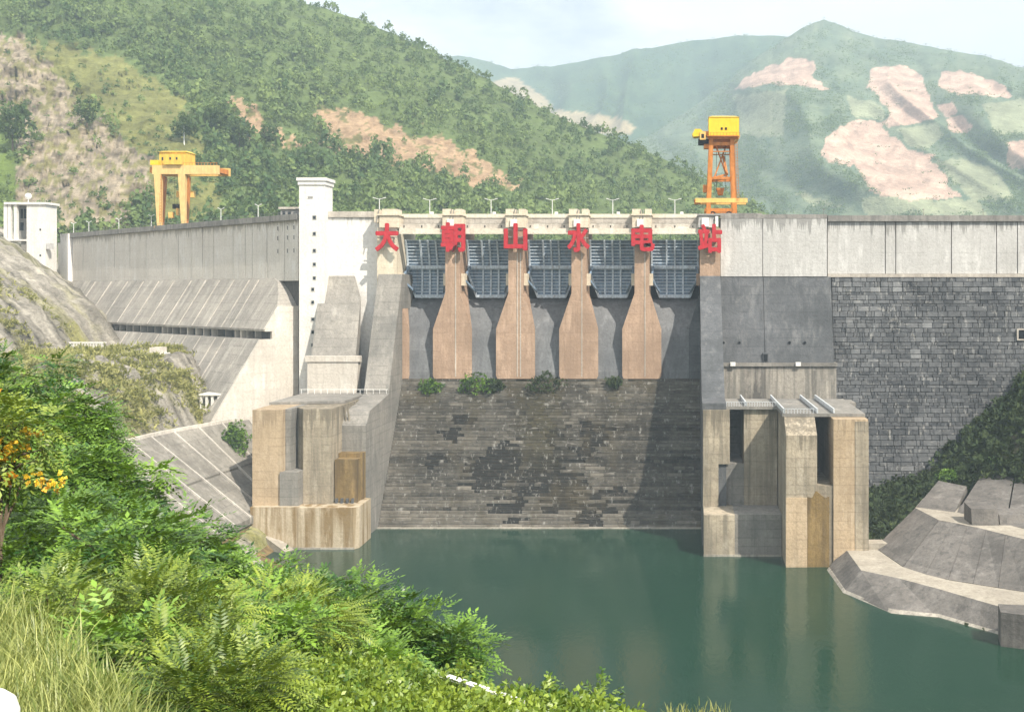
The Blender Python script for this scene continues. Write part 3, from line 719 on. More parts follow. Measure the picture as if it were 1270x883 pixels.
# stepped face: core plus individual step blocks
YT, YF0 = PYF + 0.8, YS(4.79)
ROWS = 46; dz = ZB/ROWS; dy = (YT - YF0)/ROWS
SX0, SX1 = -79.6, 4.1
core = MB().prism_x([(PYF+20, -6), (PYF+20, ZB-.6), (YT+.9, ZB-.6), (YF0+.9, -6)], SX0, SX1).build('stepped_face', plain('step_core', (0.05, 0.048, 0.045), 0.95), sp)
def chamfer_box():
    bm = bmesh.new(); bmesh.ops.create_cube(bm, size=1.0)
    bmesh.ops.bevel(bm, geom=list(bm.edges), offset=0.06, segments=1, affect='EDGES')
    me = bpy.data.meshes.new('stone_block'); bm.to_mesh(me); bm.free(); return me
CB = chamfer_box(); CB_step = CB.copy(); CB_step.materials.append(M['step']); CB_stone = CB.copy(); CB_stone.materials.append(M['stone'])
CBV = np.array([v.co[:] for v in CB.vertices]); CBF = [tuple(p.vertices) for p in CB.polygons]
DARK = [(600, 590, 16), (622, 575, 18), (640, 600, 14), (625, 560, 10), (655, 575, 10), (668, 600, 12), (690, 545, 9), (680, 580, 10), (700, 600, 14), (712, 565, 8), (735, 535, 10), (725, 555, 10), (720, 615, 14), (745, 625, 12), (690, 632, 10), (640, 625, 10), (620, 628, 9), (735, 640, 12), (760, 620, 10), (545, 575, 9), (575, 520, 8), (560, 540, 8), (765, 615, 9), (600, 600, 10), (640, 640, 8), (725, 648, 9)]
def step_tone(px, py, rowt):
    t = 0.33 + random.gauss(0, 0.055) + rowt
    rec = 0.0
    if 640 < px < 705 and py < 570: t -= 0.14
    if px < 540: t += 0.16*(1 - max(0, px-480)/60)  # left end lightened: its sunlit strip is put into the block tones
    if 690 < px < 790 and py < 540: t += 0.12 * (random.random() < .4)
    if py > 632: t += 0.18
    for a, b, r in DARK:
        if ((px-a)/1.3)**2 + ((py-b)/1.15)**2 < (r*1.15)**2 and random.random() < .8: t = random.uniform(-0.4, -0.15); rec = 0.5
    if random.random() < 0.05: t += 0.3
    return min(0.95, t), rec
def moss_at(x, y, z):
    s = F/y; px = 850 + x*s; py = 360 + (H-z)*s
    v = max(0, 1 - abs(px - 668 - (py-480)*.05)/34) * max(0, min(1, (600-py)/60)) * .75
    for c_ in (590, 535, 763): v = max(v, max(0, 1 - abs(px-c_)/16)*max(0, min(1, (530-py)/40))*.6)
    return v
blocks = []
for r in range(ROWS):
    z0 = r*dz; y0 = YF0 + r*dy; rowt = random.gauss(0, .07)
    x = SX0 + 0.02; x -= 0
    while x < SX1 - 0.5:
        w = min(random.choice((1.6, 2.4, 3.4, 4.8, 6.5)) * random.uniform(.85, 1.15), SX1 - x)
        if SX1 - x - w < 1.2: w = SX1 - x
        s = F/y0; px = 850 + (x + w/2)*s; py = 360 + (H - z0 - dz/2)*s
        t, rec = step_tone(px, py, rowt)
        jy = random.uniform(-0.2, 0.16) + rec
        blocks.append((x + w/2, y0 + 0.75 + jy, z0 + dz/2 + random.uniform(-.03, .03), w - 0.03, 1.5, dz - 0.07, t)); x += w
order = sorted(range(len(blocks)), key=lambda i: -blocks[i][3]*(F/blocks[i][1])**2)
vis = set(order[:295])
rv, rf, rt, rm = [], [], [], []
spo = Vector(sp.location)
for i, (cx, cy, cz, w, d, h, t) in enumerate(blocks):
    if i in vis:
        o = bpy.data.objects.new('step_block', CB_step); C.objects.link(o); o.parent = core
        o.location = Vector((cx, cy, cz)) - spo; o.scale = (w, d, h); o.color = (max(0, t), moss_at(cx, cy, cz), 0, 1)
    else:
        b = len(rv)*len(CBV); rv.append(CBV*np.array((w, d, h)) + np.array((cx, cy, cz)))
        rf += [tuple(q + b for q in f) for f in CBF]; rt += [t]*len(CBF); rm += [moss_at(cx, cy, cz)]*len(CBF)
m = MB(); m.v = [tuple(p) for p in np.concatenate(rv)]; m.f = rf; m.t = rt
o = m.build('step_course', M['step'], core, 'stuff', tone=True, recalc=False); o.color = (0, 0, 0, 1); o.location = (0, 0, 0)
a_ = o.data.attributes.new('moss', 'FLOAT', 'FACE'); a_.data.foreach_set('value', rm)
# core is itself a child of sp: its local frame equals sp's frame
MB().box(SX0, SX1, YF0-1.2, YF0+.5, -5, .22).build('toe_sill', M['tide'], sp)

# ------------------------------------------------------------------ crest bridge over the bays
br = thing('crest_bridge', 'cream concrete road bridge spanning the spillway bays between pier heads', 'bridge', (-38, PYF+8, 79))
edges = [-86.7] + PC + [9.85]
MB().box(-80.9, 4.0, PYF+6.1, PYF+17, 81.6, 82.3).build('deck', M['asphalt'], br)
MB().box(-80.9, 4.0, PYF+4.9, PYF+6.05, 80.6, 82.1).build('edge_girder', M['parapet_pale'], br)
m = MB().box(-80.9, 4.0, PYF+4.7, PYF+5.0, 82.12, 83.25)
m.build('parapet', M['beam'], br)
MB().box(-80.9, 4.0, PYF+16.6, PYF+17, 82.35, 83.25).build('parapet', M['beam'], br)
xe = [(-80.65, PC[0]-2.75), (PC[0]+2.75, PC[1]-2.75), (PC[1]+2.75, PC[2]-2.75), (PC[2]+2.75, PC[3]-2.75), (PC[3]+2.75, 3.6)]
for a, b in xe:
    MB().box(a, b, PYF+1.4, PYF+2.4, 78.9, 80.3).build('crane_beam', M['parapet_pale'], br)
    MB().box(a+.05, b-.05, PYF+.3, PYF+1.3, 77.3, 78.85).build('crane_beam', M['beam'], br)
    for q in (a+1.2, 0.5*(a+b), b-1.5):
        MB().box(q-.12, q+.12, PYF+1.25, PYF+1.45, 79.2, 79.8).build('bracket', M['black'], br)
    MB().box(0.5*(a+b)+1.5, 0.5*(a+b)+2.4, PYF+5.05, PYF+5.7, 83.27, 83.9).build('control_box', M['white_paint'], br)

# ------------------------------------------------------------------ radial gates
bays = [(-81.2, PC[0]-PW), (PC[0]+PW, PC[1]-PW), (PC[1]+PW, PC[2]-PW), (PC[2]+PW, PC[3]-PW), (PC[3]+PW, 4.1)]
names = ['between the da character and the chao character', 'between the chao character and the shan character', 'between the shan character and the shui character', 'between the shui character and the dian character', 'between the dian character and the zhan character']
TZ, TY, RG = 64.6, PYF+2.6, 13.0
def gp(z, r=RG):      # curved skin: z is the height, r < RG lies downstream of the skin
    u = (z - 59.2)/(75.9 - 59.2)
    return PYF + 10.6 + 1.6*math.sin(math.pi*(u*.8+.1)) - 2.6*u*u - (RG - r), z
a0, a1 = 59.2, 75.9
for (bx0, bx1), nm in zip(bays, names):
    bx0 += .06; bx1 -= .06
    g = thing('radial_gate', 'blue grey steel radial gate ' + nm, 'gate', (0.5*(bx0+bx1), PYF+11, 59.2), 'radial gates in the spillway bays')
    K = 18
    zz = [a0 + (a1-a0)*i/K for i in range(K+1)]
    def inset(z): return 0.0 if z > 66.2 else 2.7*(66.2-z)/(66.2-59.2)
    rings = []
    for z in zz:
        y, _ = gp(z); i_ = inset(z)
        rings.append([(bx0+i_, y, z), (bx1-i_, y, z), (bx1-i_, y+.2, z), (bx0+i_, y+.2, z)])
    MB().loft(rings).build('skin_plate', M['steel_skin'], g)
    for z in zz[1:]:
        y, _ = gp(z, RG-.3); i_ = inset(z)
        MB().box(bx0+.1+i_, bx1-.1-i_, y-.05, y+.34, z-.11, z+.11).build('rib', M['steel'], g)
    for j in range(5):
        fx = (j+1)/6 if j not in (0, 4) else (.03 if j == 0 else .97)
        x = bx0 + (bx1-bx0)*fx
        m = MB(); zlo = 59.2 if j not in (0, 4) else 66.4
        zs = np.linspace(zlo, 75.9, 12)
        for za, zb_ in zip(zs[:-1], zs[1:]): m.beam((x, gp(za, RG-.6)[0], za), (x, gp(zb_, RG-.6)[0], zb_), .48, .5)
        m.build('vertical_girder', M['steel'], g)
    for z, hh in ((68.2, 1.0), (59.7, .8)):
        y, _ = gp(z, RG-.9); i_ = inset(z)
        MB().box(bx0+i_+.1, bx1-i_-.1, y-.5, y+.5, z-hh/2, z+hh/2).build('main_girder', M['steel'], g)
    for sx, xs in ((1, bx0), (-1, bx1)):
        y0_, _ = gp(66.2, RG-.5); y1_, _ = gp(59.4, RG-.5)
        MB().beam((xs+sx*.2, y0_, 66.2), (xs+sx*2.75, y1_, 59.4), .45, .5).build('edge_girder', M['steel'], g)
        for z, ins in ((68.2, .9), (61.0, 2.6)):
            y, _ = gp(z, RG-1.2)
            MB().beam((xs+sx*.5, TY+.2, TZ), (xs+sx*ins, y, z), .5, .6).build('arm', M['steel_skin'], g)
        MB().tube((xs+sx*.05, TY, TZ), (xs+sx*.9, TY, TZ), .5, n=12).build('trunnion_hub', M['steel_skin'], g)
        # near-black cheek paints the bay's shade beside the narrow part of the gate
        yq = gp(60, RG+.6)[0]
        MB().loft([[(xs, yq, 59.0), (xs, yq, 66.6), (xs+sx*.15, yq, 66.6), (xs+sx*3.0, yq, 59.0)], [(xs, yq+1.5, 59.0), (xs, yq+1.5, 66.6), (xs+sx*.15, yq+1.5, 66.6), (xs+sx*3.0, yq+1.5, 59.0)]]).build('shade_cheek', M['void'], g)

# ------------------------------------------------------------------ right part of the dam
rw = thing('dam_wall', 'grey concrete and stone masonry dam wall joining the right bank', 'dam wall', (60, 302, 0))
uy = YS(4.35)
MB().box(9.95, 150, uy+1.2, uy+14, -6, 81.6).build('wall_core', M['joint'], rw)
for a, b, pr in ((893.5, 946, 1.2), (946, 1026, 1.2)):
    MB().box(XS(a, 4.37)+.08, XS(b, 4.37)-.08, uy-pr, uy+1.1, 65.4, 81.8).build('wall_panel', M['upper_grey'], rw)
MB().box(XS(893.5, 4.37), XS(1026, 4.37), uy-1.25, uy+2, 81.85, 83.0).build('parapet', M['parapet'], rw)
MB().box(XS(893.5, 4.37), XS(945, 4.37), uy-1.1, uy+2, 83.05, 83.35).build('parapet', M['parapet'], rw)
pj = [1026, 1098, 1111, 1180, 1236, 1262, 1330, 1400, 1480]
for a, b in zip(pj[:-1], pj[1:]):
    MB().box(XS(a, 4.35)+.13, XS(b, 4.35)-.13, uy+random.uniform(-.05, .05), uy+1.1, 66.2, 81.0).build('wall_panel', M['upper_grey'], rw)
MB().box(XS(1026, 4.35)+.1, 150, uy-.7, uy+2, 81.05, 82.75).build('parapet', M['parapet'], rw)
MB().box(9.95, 150, uy+2.05, uy+13, 81.65, 82.0).build('crest_road', M['asphalt'], rw)
MB().box(XS(1026, 4.35)+.1, 150, uy-.6, uy+1.1, 65.2, 66.15).build('string_course', M['parapet_pale'], rw)
# sloping concrete panels beside the masonry
sx = [9.95, XS(946.5, 4.36), XS(1030, 4.35)]
for a, b in zip(sx[:-1], sx[1:]):
    m = MB().prism_x([(uy+1.15, 65.3), (uy-1.0, 65.3), (302.6, 41.4), (uy+1.15, 41.4)], a+.06, b-.06); m.build('sloping_panel', M['slab_dark'] if a < 20 else M['slab_dark'], rw)
MB().box(9.95, sx[2]+.8, 301.7, uy, 40.4, 41.35).build('ledge', M['outlet_grey'], rw)
for a, b in zip(sx[:-1], sx[1:]): MB().box(a+.06, b-.06+(.6 if b > 30 else 0), 302.2, uy, 22, 40.35).build('lower_wall', M['stained_wall'], rw)
def sly(z): return uy - 1.0 + (302.6-uy+1.0)*(65.3-z)/(65.3-41.4)
for px, py, w, h in ((897.5, 425, .5, .5), (917, 425, .5, .5), (979, 425, .6, .7), (998, 425, .6, .7), (949, 443, 1.1, 2.0)):
    z = ZS(py, 4.44); x = XS(px, 4.44); y = sly(z)
    MB().tube((x, y-.25, z), (x, y+.6, z), w*.9, n=12).build('drain_collar', M['slab_dark'], rw) if h < 1 else MB().box(x-.8, x+.8, y-.5, y+.5, z-1.2, z+1.3).build('door_frame', M['slab_dark'], rw)
    MB().tube((x, y-.3, z), (x, y, z), w*.65, n=12).build('drain_hole', M['void'], rw) if h < 1 else MB().box(x-.55, x+.55, y-.56, y, z-1.0, z+.9).build('doorway', M['void'], rw)
for px in (909, 990):
    x = XS(px, 4.48); MB().box(x-.7, x+.7, 301.2, 301.72, 40.5, 41.6).build('marker_plate', M['white_paint'], rw)
# masonry face, each stone built
MX0, MX1 = XS(1031, 4.36) + .1, 150
def my(z): return uy - .4 - (65.1 - z)*0.16
mcore = MB().prism_x([(uy+1.1, 65.1), (my(65.1)+.7, 65.1), (my(-4)+.7, -4), (uy+1.1, -4)], MX0, MX1).build('masonry_face', plain('masonry_mortar', (0.075, 0.075, 0.075), 0.95), rw)
stones = []; z = 65.05; rwo = Vector(rw.location)
while z > 0:
    h = random.choice((0.75, 0.95, 1.2, 1.5)); x = MX0 - random.uniform(0, 1.5)
    while x < MX1:
        w = random.choice((.7, 1.0, 1.4, 1.9, 2.6, 3.4))*random.uniform(.85, 1.2); xa, xb = max(x, MX0), min(x+w, MX1)
        if xb - xa > .4:
            t = min(0.95, max(0.02, random.gauss(.38, .11) + (.35 if random.random() < .07 else 0)))
            stones.append((0.5*(xa+xb), my(z-h/2)+.62+random.uniform(-.2, .12), z-h/2, xb-xa-.10, 1.3, h-.10, t))
        x += w
    z -= h
def seen(st):
    s = F/st[1]; px = 850 + st[0]*s; py = 360 + (H-st[2])*s
    return px < 1290 and py < 590 and not (px > 1140 and py > 590 - (px-1140)*1.0)
order = sorted([i for i in range(len(stones)) if seen(stones[i])], key=lambda i: -stones[i][3]*stones[i][5])[:295]
vis = set(order); rv, rf, rt = [], [], []
for i, (cx, cy, cz, w, d, h, t) in enumerate(stones):
    if i in vis:
        o = bpy.data.objects.new('stone', CB_stone); C.objects.link(o); o.parent = mcore
        o.location = Vector((cx, cy, cz)) - rwo; o.scale = (w, d, h); o.color = (t, 0, 0, 1); o.rotation_euler = (-.09, 0, random.uniform(-.02, .02))
    else:
        b = len(rv)*len(CBV); rv.append(CBV*np.array((w, d, h)) + np.array((cx, cy, cz)))
        rf += [tuple(q + b for q in f) for f in CBF]; rt += [t]*len(CBF)
m = MB(); m.v = [tuple(p) for p in np.concatenate(rv)]; m.f = rf; m.t = rt
o = m.build('stone_course', M['stone'], mcore, 'stuff', tone=True, recalc=False); o.color = (0, 0, 0, 1)
x, z = XS(1267, 4.4), ZS(415, 4.4)
MB().box(x-1.3, x+1.3, my(z)-.8, my(z)+1, z-1.6, z+1.6).build('adit_frame', M['parapet_pale'], rw)
MB().box(x-.9, x+.9, my(z)-.85, my(z), z-1.2, z+1.3).build('adit_opening', M['void'], rw)

# ------------------------------------------------------------------ outlet structures
ol = thing('outlet_block', 'sunlit tan outlet structure with brown water stains at the left of the spillway', 'outlet', (-92, 262, -6))
MB().box(-104.2, -86.35, 286, 298, -6, 32.8).build('rear_wall', M['outlet_grey'], ol)
m = MB().loft([[(-104.0, 272, zz), (-86.4, 276, zz), (-86.4, 297, zz), (-104.0, 297, zz)] for zz in (32.9, 33.5)]); m.build('deck', M['outlet_grey'], ol)
s1 = 5.18; y1 = YS(s1)
MB().box(XS(313, s1), XS(350, s1), y1, y1+28, 9.9, 32.85).build('pier', M['outlet_warm'], ol)
MB().box(XS(350, s1)+.02, XS(357, s1), y1+2, y1+28, 9.9, 32.85).build('pier_return', M['outlet_grey'], ol)  # grey puts the shade of the pier's side into its colour
MB().box(XS(348, s1), XS(371, s1), y1-.6, y1+6, 9.9, ZS(585, s1)).build('low_block', M['outlet_grey'], ol)
m = MB().loft([[(XS(363, 5.0), YS(5.0), 9.9), (XS(376, 5.13), YS(5.13), 9.9), (XS(411, 5.13), YS(5.13), 9.9), (XS(411, 5.13), 286, 9.9), (XS(363, 5.0), 289, 9.9)], [(XS(363, 5.0), YS(5.0), 32.8), (XS(376, 5.13), YS(5.13), 32.8), (XS(411, 5.13), YS(5.13), 32.8), (XS(411, 5.13), 286, 32.8), (XS(363, 5.0), 289, 32.8)]]); m.build('pier', M['outlet'], ol)
MB().box(XS(357, s1)+.03, XS(363, 5.0)-.03, 276, 285.9, 10, 32.6).build('slot_shade', M['void'], ol)  # near-black box paints the deep shade of the slot between piers
MB().box(-91, -86.33, 279, 285.9, ZS(562, 5.03), 32.6).build('slot_shade', M['void'], ol)  # black box for the opening's shade beside the training wall
MB().box(XS(356, 5.0), XS(363, 5.0)+.2, 272, 289, 9.9, ZS(572, 5.0)).build('sill', M['outlet_grey'], ol)
MB().box(XS(415, 5.0)+.1, -79.7, YS(5.03), 289, 9.9, ZS(562, 5.03)).build('sill', M['rust'], ol)
MB().box(XS(415, 5.1), -79.9, YS(5.1), YS(5.03)-.02, 9.9, ZS(570, 5.1)).build('sill_face', M['rust'], ol)
y3 = YS(5.22)
m = MB().loft([[(-103.4, y3, -6), (-92.0, y3, -6), (-92.0, 290, -6), (-103.4, 290, -6)], [(-103.4, y3, 10), (-92.0, y3, 10), (-92.0, 290, 10), (-103.4, 290, 10)]]); m.build('base_block', M['stain_mix'], ol)
m = MB().loft([[(-91.98, y3-.15, zz), (-78.9, y3-.15, zz), (-77.9, y3+1.6, zz), (-78.2, 270.6, zz), (-79.7, 271.2, zz), (-91.98, 289, zz)] for zz in (-6, 9.85)]); m.build('base_block', M['stain_mix'], ol)
MB().box(-103.5, -78.6, y3-.3, y3-.17, -5, .5).build('waterline_band', M['tide'], ol)
for q in (-81, -82.3, -83.6, -84.9):
    MB().box(q, q+.5, 263.8, 264.6, 9.87, 11.0).build('bollard_stub', M['slab_dark'], ol)
for q in range(14):     # railing posts on the deck
    x = -103 + q*1.75; MB().tube((x, 292, 33.72), (x, 292, 34.9), .07, n=6).build('rail_post', M['white_paint'], ol)
MB().beam((-103.5, 292, 34.9), (-79.8, 292, 34.9), .12, .12).build('rail', M['white_paint'], ol)
for q in range(3):
    MB().beam((XS(419+q*4, 5.0), 272.5, 32.3), (XS(423+q*4, 5.0), 272.5, 26.5), .35, .35).build('flap_arm', M['outlet'], ol)

orr = thing('outlet_block', 'outlet structure with two dark openings between the spillway and masonry wall', 'outlet', (24, 255, -6))
MB().box(9.9, 44, 281, 289, -6, 32.5).build('rear_wall', M['outlet_grey'], orr)
m = MB().loft([[(4.2, 262.3, zz), (22.0, 262.3, zz), (22.0, 247, zz), (40.8, 247, zz), (40.8, 281, zz), (4.2, 281, zz)] for zz in (32.8, 33.5)]); m.build('deck', M['outlet_grey'], orr)
s5 = 5.577; y5 = YS(s5)
# left bay
MB().box(4.25, XS(905, 5.15), YS(5.16), YS(5.16)+18, ZS(575, 5.15), 32.75).build('pier', M['outlet'], orr)
MB().box(4.25, XS(891, 5.15), YS(5.16), YS(5.16)+18, 9.6, ZS(575, 5.15)-.01).build('pier', M['outlet'], orr)
MB().box(XS(923, 5.15), 22.2, YS(5.13), YS(5.13)+18, 9.6, 32.75).build('bay_wall', M['outlet'], orr)
MB().box(XS(891, 5.15), XS(923, 5.15)-.02, YS(5.13)+.4, YS(5.13)+17, 9.6, ZS(575, 5.13)).build('sill', M['outlet_grey'], orr)
yl = YS(5.366)
MB().box(4.3, 11.4, yl, yl+22, -6, 9.55).build('base_block', M['outlet'], orr)
MB().box(11.42, 22.3, yl+.9, yl+22, -6, 9.55).build('base_block', M['outlet_grey'], orr)  # grey part paints the projecting pier's cast shadow on the base
# projecting pier, opening and right pier
m = MB().prism_x([(y5, -6), (y5, 29.2), (246.8, 32.75), (280.9, 32.75), (280.9, -6)], 22.4, 29.3); m.build('pier', M['outlet'], orr)
MB().box(XS(1034, s5), XS(1077, s5), y5+.3, 280.9, -6, 32.75).build('pier', M['outlet_warm'], orr)
MB().box(XS(1061, s5), XS(1077, s5)+.1, y5+.15, y5+.28, -6, 32.3).build('pier_facing', M['outlet'], orr)
MB().box(29.32, XS(1034, s5)-.02, y5+.7, 280, -6, ZS(603, s5)).build('sill', M['outlet'], orr)
m = MB().prism_y([(27.1, -6), (32.0, -6), (32.0, 15.6), (31.2, 15.2), (29.0, 17.0), (28.2, 15.4), (27.1, 15.6)], y5-.10, y5+.72); m.build('stained_facing', M['rust'], orr)
m = MB().prism_y([(22.35, -6), (27.05, -6), (27.05, 15.4), (22.35, 15.4)], y5-.3, y5-.02); m.build('base_facing', M['outlet_warm'], orr)
MB().box(4.2, 22.2, yl-.15, yl-.01, -5, .5).build('waterline_band', M['tide'], orr)
# pale parapet strips and railings on the deck
def strip(p0, p1):
    MB().beam(p0, p1, .35, 1.0).build('parapet_strip', M['rail'], orr)
for xa in (14.2, 22.0, 29.6, 33.4):
    ya = 262.8 if xa < 20 else 247.4
    strip((xa, 280.5, 34.1), (xa+.4, ya, 34.1))
for q in range(20):
    x = 9.9 + q*.62; MB().tube((x, 262.6, 33.52), (x, 262.6, 34.6), .06, n=5).build('rail_post', M['rail'], orr)
for q in range(10):
    x = 22.6 + q*.72; MB().tube((x, 247.3, 33.52), (x, 247.3, 34.6), .06, n=5).build('rail_post', M['rail'], orr)
MB().beam((9.9, 262.6, 34.6), (22, 262.6, 34.6), .1, .1).build('rail', M['rail'], orr)
MB().beam((22.4, 247.3, 34.6), (29.4, 247.3, 34.6), .1, .1).build('rail', M['rail'], orr)

# ------------------------------------------------------------------ the six characters on the piers
chars = [('大', 480, 277, 312, 29, 'first and leftmost stroke cross shape'), ('朝', 562, 276, 313, 30, ''), ('山', 639.5, 277, 311, 29, ''), ('水', 717.5, 277, 313, 28, ''), ('电', 797.5, 279, 312, 29, ''), ('站', 880.5, 278, 314, 30, '')]
SS = 4.435
for ch, pxc, py0, py1, wpx, _ in chars:
    cu = bpy.data.curves.new('tmp', 'FONT'); cu.body = ch; cu.size = 1.0; cu.offset = 0.012; cu.extrude = 0.04; cu.resolution_u = 3
    to = bpy.data.objects.new('tmp', cu); C.objects.link(to)
    me = bpy.data.meshes.new_from_object(to.evaluated_get(bpy.context.evaluated_depsgraph_get()))
    bpy.data.objects.remove(to); bpy.data.curves.remove(cu)
    v = np.array([q.co[:] for q in me.vertices]); lo, hi = v.min(0), v.max(0)
    w, h = wpx/SS, (py1-py0)/SS; xc, zc = XS(pxc, SS), ZS(0.5*(py0+py1), SS); yf = PYF - 1.5
    nv = np.stack([((v[:, 0]-lo[0])/(hi[0]-lo[0])-.5)*w, (1-(v[:, 2]-lo[2])/(hi[2]-lo[2]))*0.55 - .55, ((v[:, 1]-lo[1])/(hi[1]-lo[1]))*h], 1)
    fs = [tuple(p.vertices) for p in me.polygons]; av, af = [], []
    for k_, (dx, dz_) in enumerate(((0, 0), (.2, 0), (-.2, 0), (0, .2), (0, -.2), (.13, .13), (-.13, -.13), (.13, -.13), (-.13, .13))):
        b_ = len(av)*len(nv); av.append(nv*np.array((.95, 1, .95)) + np.array((dx, -.012*k_, dz_ + .2))); af += [tuple(i + b_ for i in f) for f in fs]
    me = bpy.data.meshes.new('character'); me.from_pydata([tuple(p) for p in np.concatenate(av)], [], af)
    me.materials.append(M['red'])
    sg = thing('sign_character', 'big red raised character %s on its spillway pier' % {'大': 'da with two spread strokes like legs', '朝': 'chao made of two dense halves', '山': 'shan of three upright bars', '水': 'shui with a hooked centre stroke', '电': 'dian of a boxed grid with a tail', '站': 'zhan beside the orange crane'}[ch], 'sign', (xc, yf, zc - h/2), 'red characters of the dam name')
    o = bpy.data.objects.new('character', me); C.objects.link(o); o.parent = sg; me.name = 'character'
    bm = bmesh.new(); bm.from_mesh(me); bmesh.ops.recalc_face_normals(bm, faces=bm.faces); bm.to_mesh(me); bm.free()
    for fz in (.22, .5, .78):
        MB().box(xc-w*.42, xc+w*.42, yf+.02, yf+.18, zc-h/2+h*fz-.1, zc-h/2+h*fz+.1).build('mounting_rail', M['sign_edge'], sg)
    for fx in (-.25, .25):
        MB().box(xc+w*fx-.1, xc+w*fx+.1, yf+.2, yf+1.5, zc-.4, zc-.1).build('bracket', M['sign_edge'], sg)

# ------------------------------------------------------------------ cranes
tc1 = wt(206); c1 = wp(tc1, -5.0, 82.0); s1 = F/c1[1]
g = thing('gantry_crane', 'yellow gantry crane with long cantilever girder on the left wing crest', 'crane', c1)
def PB(mb, px0, px1, py0, py1, s, y0, y1):
    return mb.box(XS(px0, s), XS(px1, s), c1[1]+y0, c1[1]+y1, ZS(py1, s), ZS(py0, s))
def PC1(px, py, dy=0): return (XS(px, s1), c1[1]+dy, ZS(py, s1))
PB(MB(), 190, 271.5, 205.5, 216.5, s1, -.8, .8).build('main_girder', M['crane_pale'], g)
PB(MB(), 186, 271, 205.5, 215.5, s1, 8.2, 9.8).build('main_girder', M['amber'], g)
PB(MB(), 184, 204, 207, 214, s1, 1, 8).build('end_girder', M['orange'], g)
PB(MB(), 262, 271, 208, 214, s1, 1, 8).build('end_girder', M['orange'], g)
cab = PB(MB(), 195, 228, 188, 205, s1, 1.5, 8.5).build('machine_house', M['ochre'], g)
m = MB().loft([[PC1(194, 188, 1), PC1(229, 188, 1), PC1(229, 188, 9), PC1(194, 188, 9)], [PC1(197, 186, 3.5), PC1(226, 186, 3.5), PC1(226, 186, 6.5), PC1(197, 186, 6.5)]]); m.build('roof', M['yellow'], cab)
for px in (199, 216, 222): PB(MB(), px-1.1, px+1.1, 194.5, 198.5, s1, 1.38, 1.52).build('window', M['glass'], cab)
trl = PB(MB(), 205.5, 227.5, 192, 205, s1, -1.6, 1.4).build('trolley', M['ochre'], g)
for px in (214, 222): PB(MB(), px-1, px+1, 196, 199, s1, -1.72, -1.58).build('window', M['glass'], trl)
PB(MB(), 187, 197, 199, 205, s1, -.5, 3).build('winch_box', M['yellow'], g)
for (pt, pb, dy, mm) in ((196.5, 198, 0, 'crane_pale'), (226.5, 228, 0, 'crane_pale'), (186, 184.5, 9, 'orange'), (216, 215.5, 9, 'orange')):
    MB().beam(PC1(pt, 216, dy), (PC1(pb, 276, dy)[0], PC1(pb, 276, dy)[1], 83.0), 2.3, 1.8, 1.2, 1.3).build('leg', M[mm], g)
for pa, pb_ in ((196, 228),):
    for dy in (0, 9): MB().beam((XS(pa-4, s1), c1[1]+dy, 82.7), (XS(pb_+3, s1), c1[1]+dy, 82.7), .9, .9).build('sill_beam', M['amber'], g)
for dy in (0, 9):
    for pz in (197, 203, 222, 228):
        x = XS(pz, s1); MB().tube((x, c1[1]+dy-.5, 82.25), (x, c1[1]+dy+.5, 82.25), .35, n=12).build('wheel', M['black'], g)
MB().beam(PC1(186, 245, 4.5), PC1(198, 247, 0), .5, .5).build('brace', M['orange'], g)
MB().beam(PC1(197, 248, 0), PC1(185, 262, 9), .4, .4).build('brace', M['orange'], g)
MB().beam(PC1(216, 248, 9), PC1(227, 262, 0), .4, .4).build('brace', M['orange'], g)
m = MB(); 
for q in range(12): m.tube(PC1(228+q*3.8, 205.4, -.6), PC1(228+q*3.8, 202.4, -.6), .06, n=5)
m.beam(PC1(228, 202.5, -.6), PC1(270.5, 202.5, -.6), .1, .1); m.build('handrail', M['orange'], g)
for px, py, w, h in ((206, 266, 5, 7), (215, 240, 3, 8), (218, 243, 3, 7), (233, 240, 4, 8), (214, 262, 2, 9)):
    PB(MB(), px-w/2, px+w/2, py-h/2, py+h/2, s1, 3, 4.5).build('equipment_box', M['amber'], g)
m = MB()
for q in range(7): m.beam(PC1(216+(q % 2)*4, 246+q*4, 5), PC1(216+((q+1) % 2)*4, 250+q*4, 5), .25, .18)
m.build('ladder', M['orange'], g)

for px in (209, 212): MB().tube(PC1(px, 216, 4.5), PC1(px, 252, 4.5), .05, n=5).build('cable', M['black'], g)
PB(MB(), 207, 214, 252, 258, s1, 3.9, 5.1).build('hook_block', M['black'], g)
m = MB()
for q in range(16): m.tube(PC1(199.2, 274-q*3.6, -.75), PC1(201.6, 274-q*3.6, -.75), .06, n=4)
m.tube(PC1(199.2, 276, -.75), PC1(199.2, 217, -.75), .07, n=5).tube(PC1(201.6, 276, -.75), PC1(201.6, 217, -.75), .07, n=5); m.build('leg_ladder', M['orange'], g)
s2 = 4.28; y2 = YS(s2); zb = 82.4
g = thing('gantry_crane', 'tall orange portal crane with bright yellow machine house on the crest above the zhan character', 'crane', (XS(895, s2), y2, zb))
def P2(px, py, dy=0): return (XS(px, s2), y2+dy, ZS(py, s2))
def B2_(mb, px0, px1, py0, py1, d0, d1): return mb.box(XS(px0, s2), XS(px1, s2), y2+d0, y2+d1, ZS(py1, s2), ZS(py0, s2))
cab = B2_(MB(), 879, 916.5, 146, 169.5, -1, 8.5).build('machine_house', M['yellow'], g)
m = MB().loft([[P2(878.5, 146, -1.2), P2(917, 146, -1.2), P2(917, 146, 8.7), P2(878.5, 146, 8.7)], [P2(884, 142.5, 2.5), P2(911, 142.5, 2.5), P2(911, 142.5, 5), P2(884, 142.5, 5)]]); m.build('roof', M['yellow'], cab)
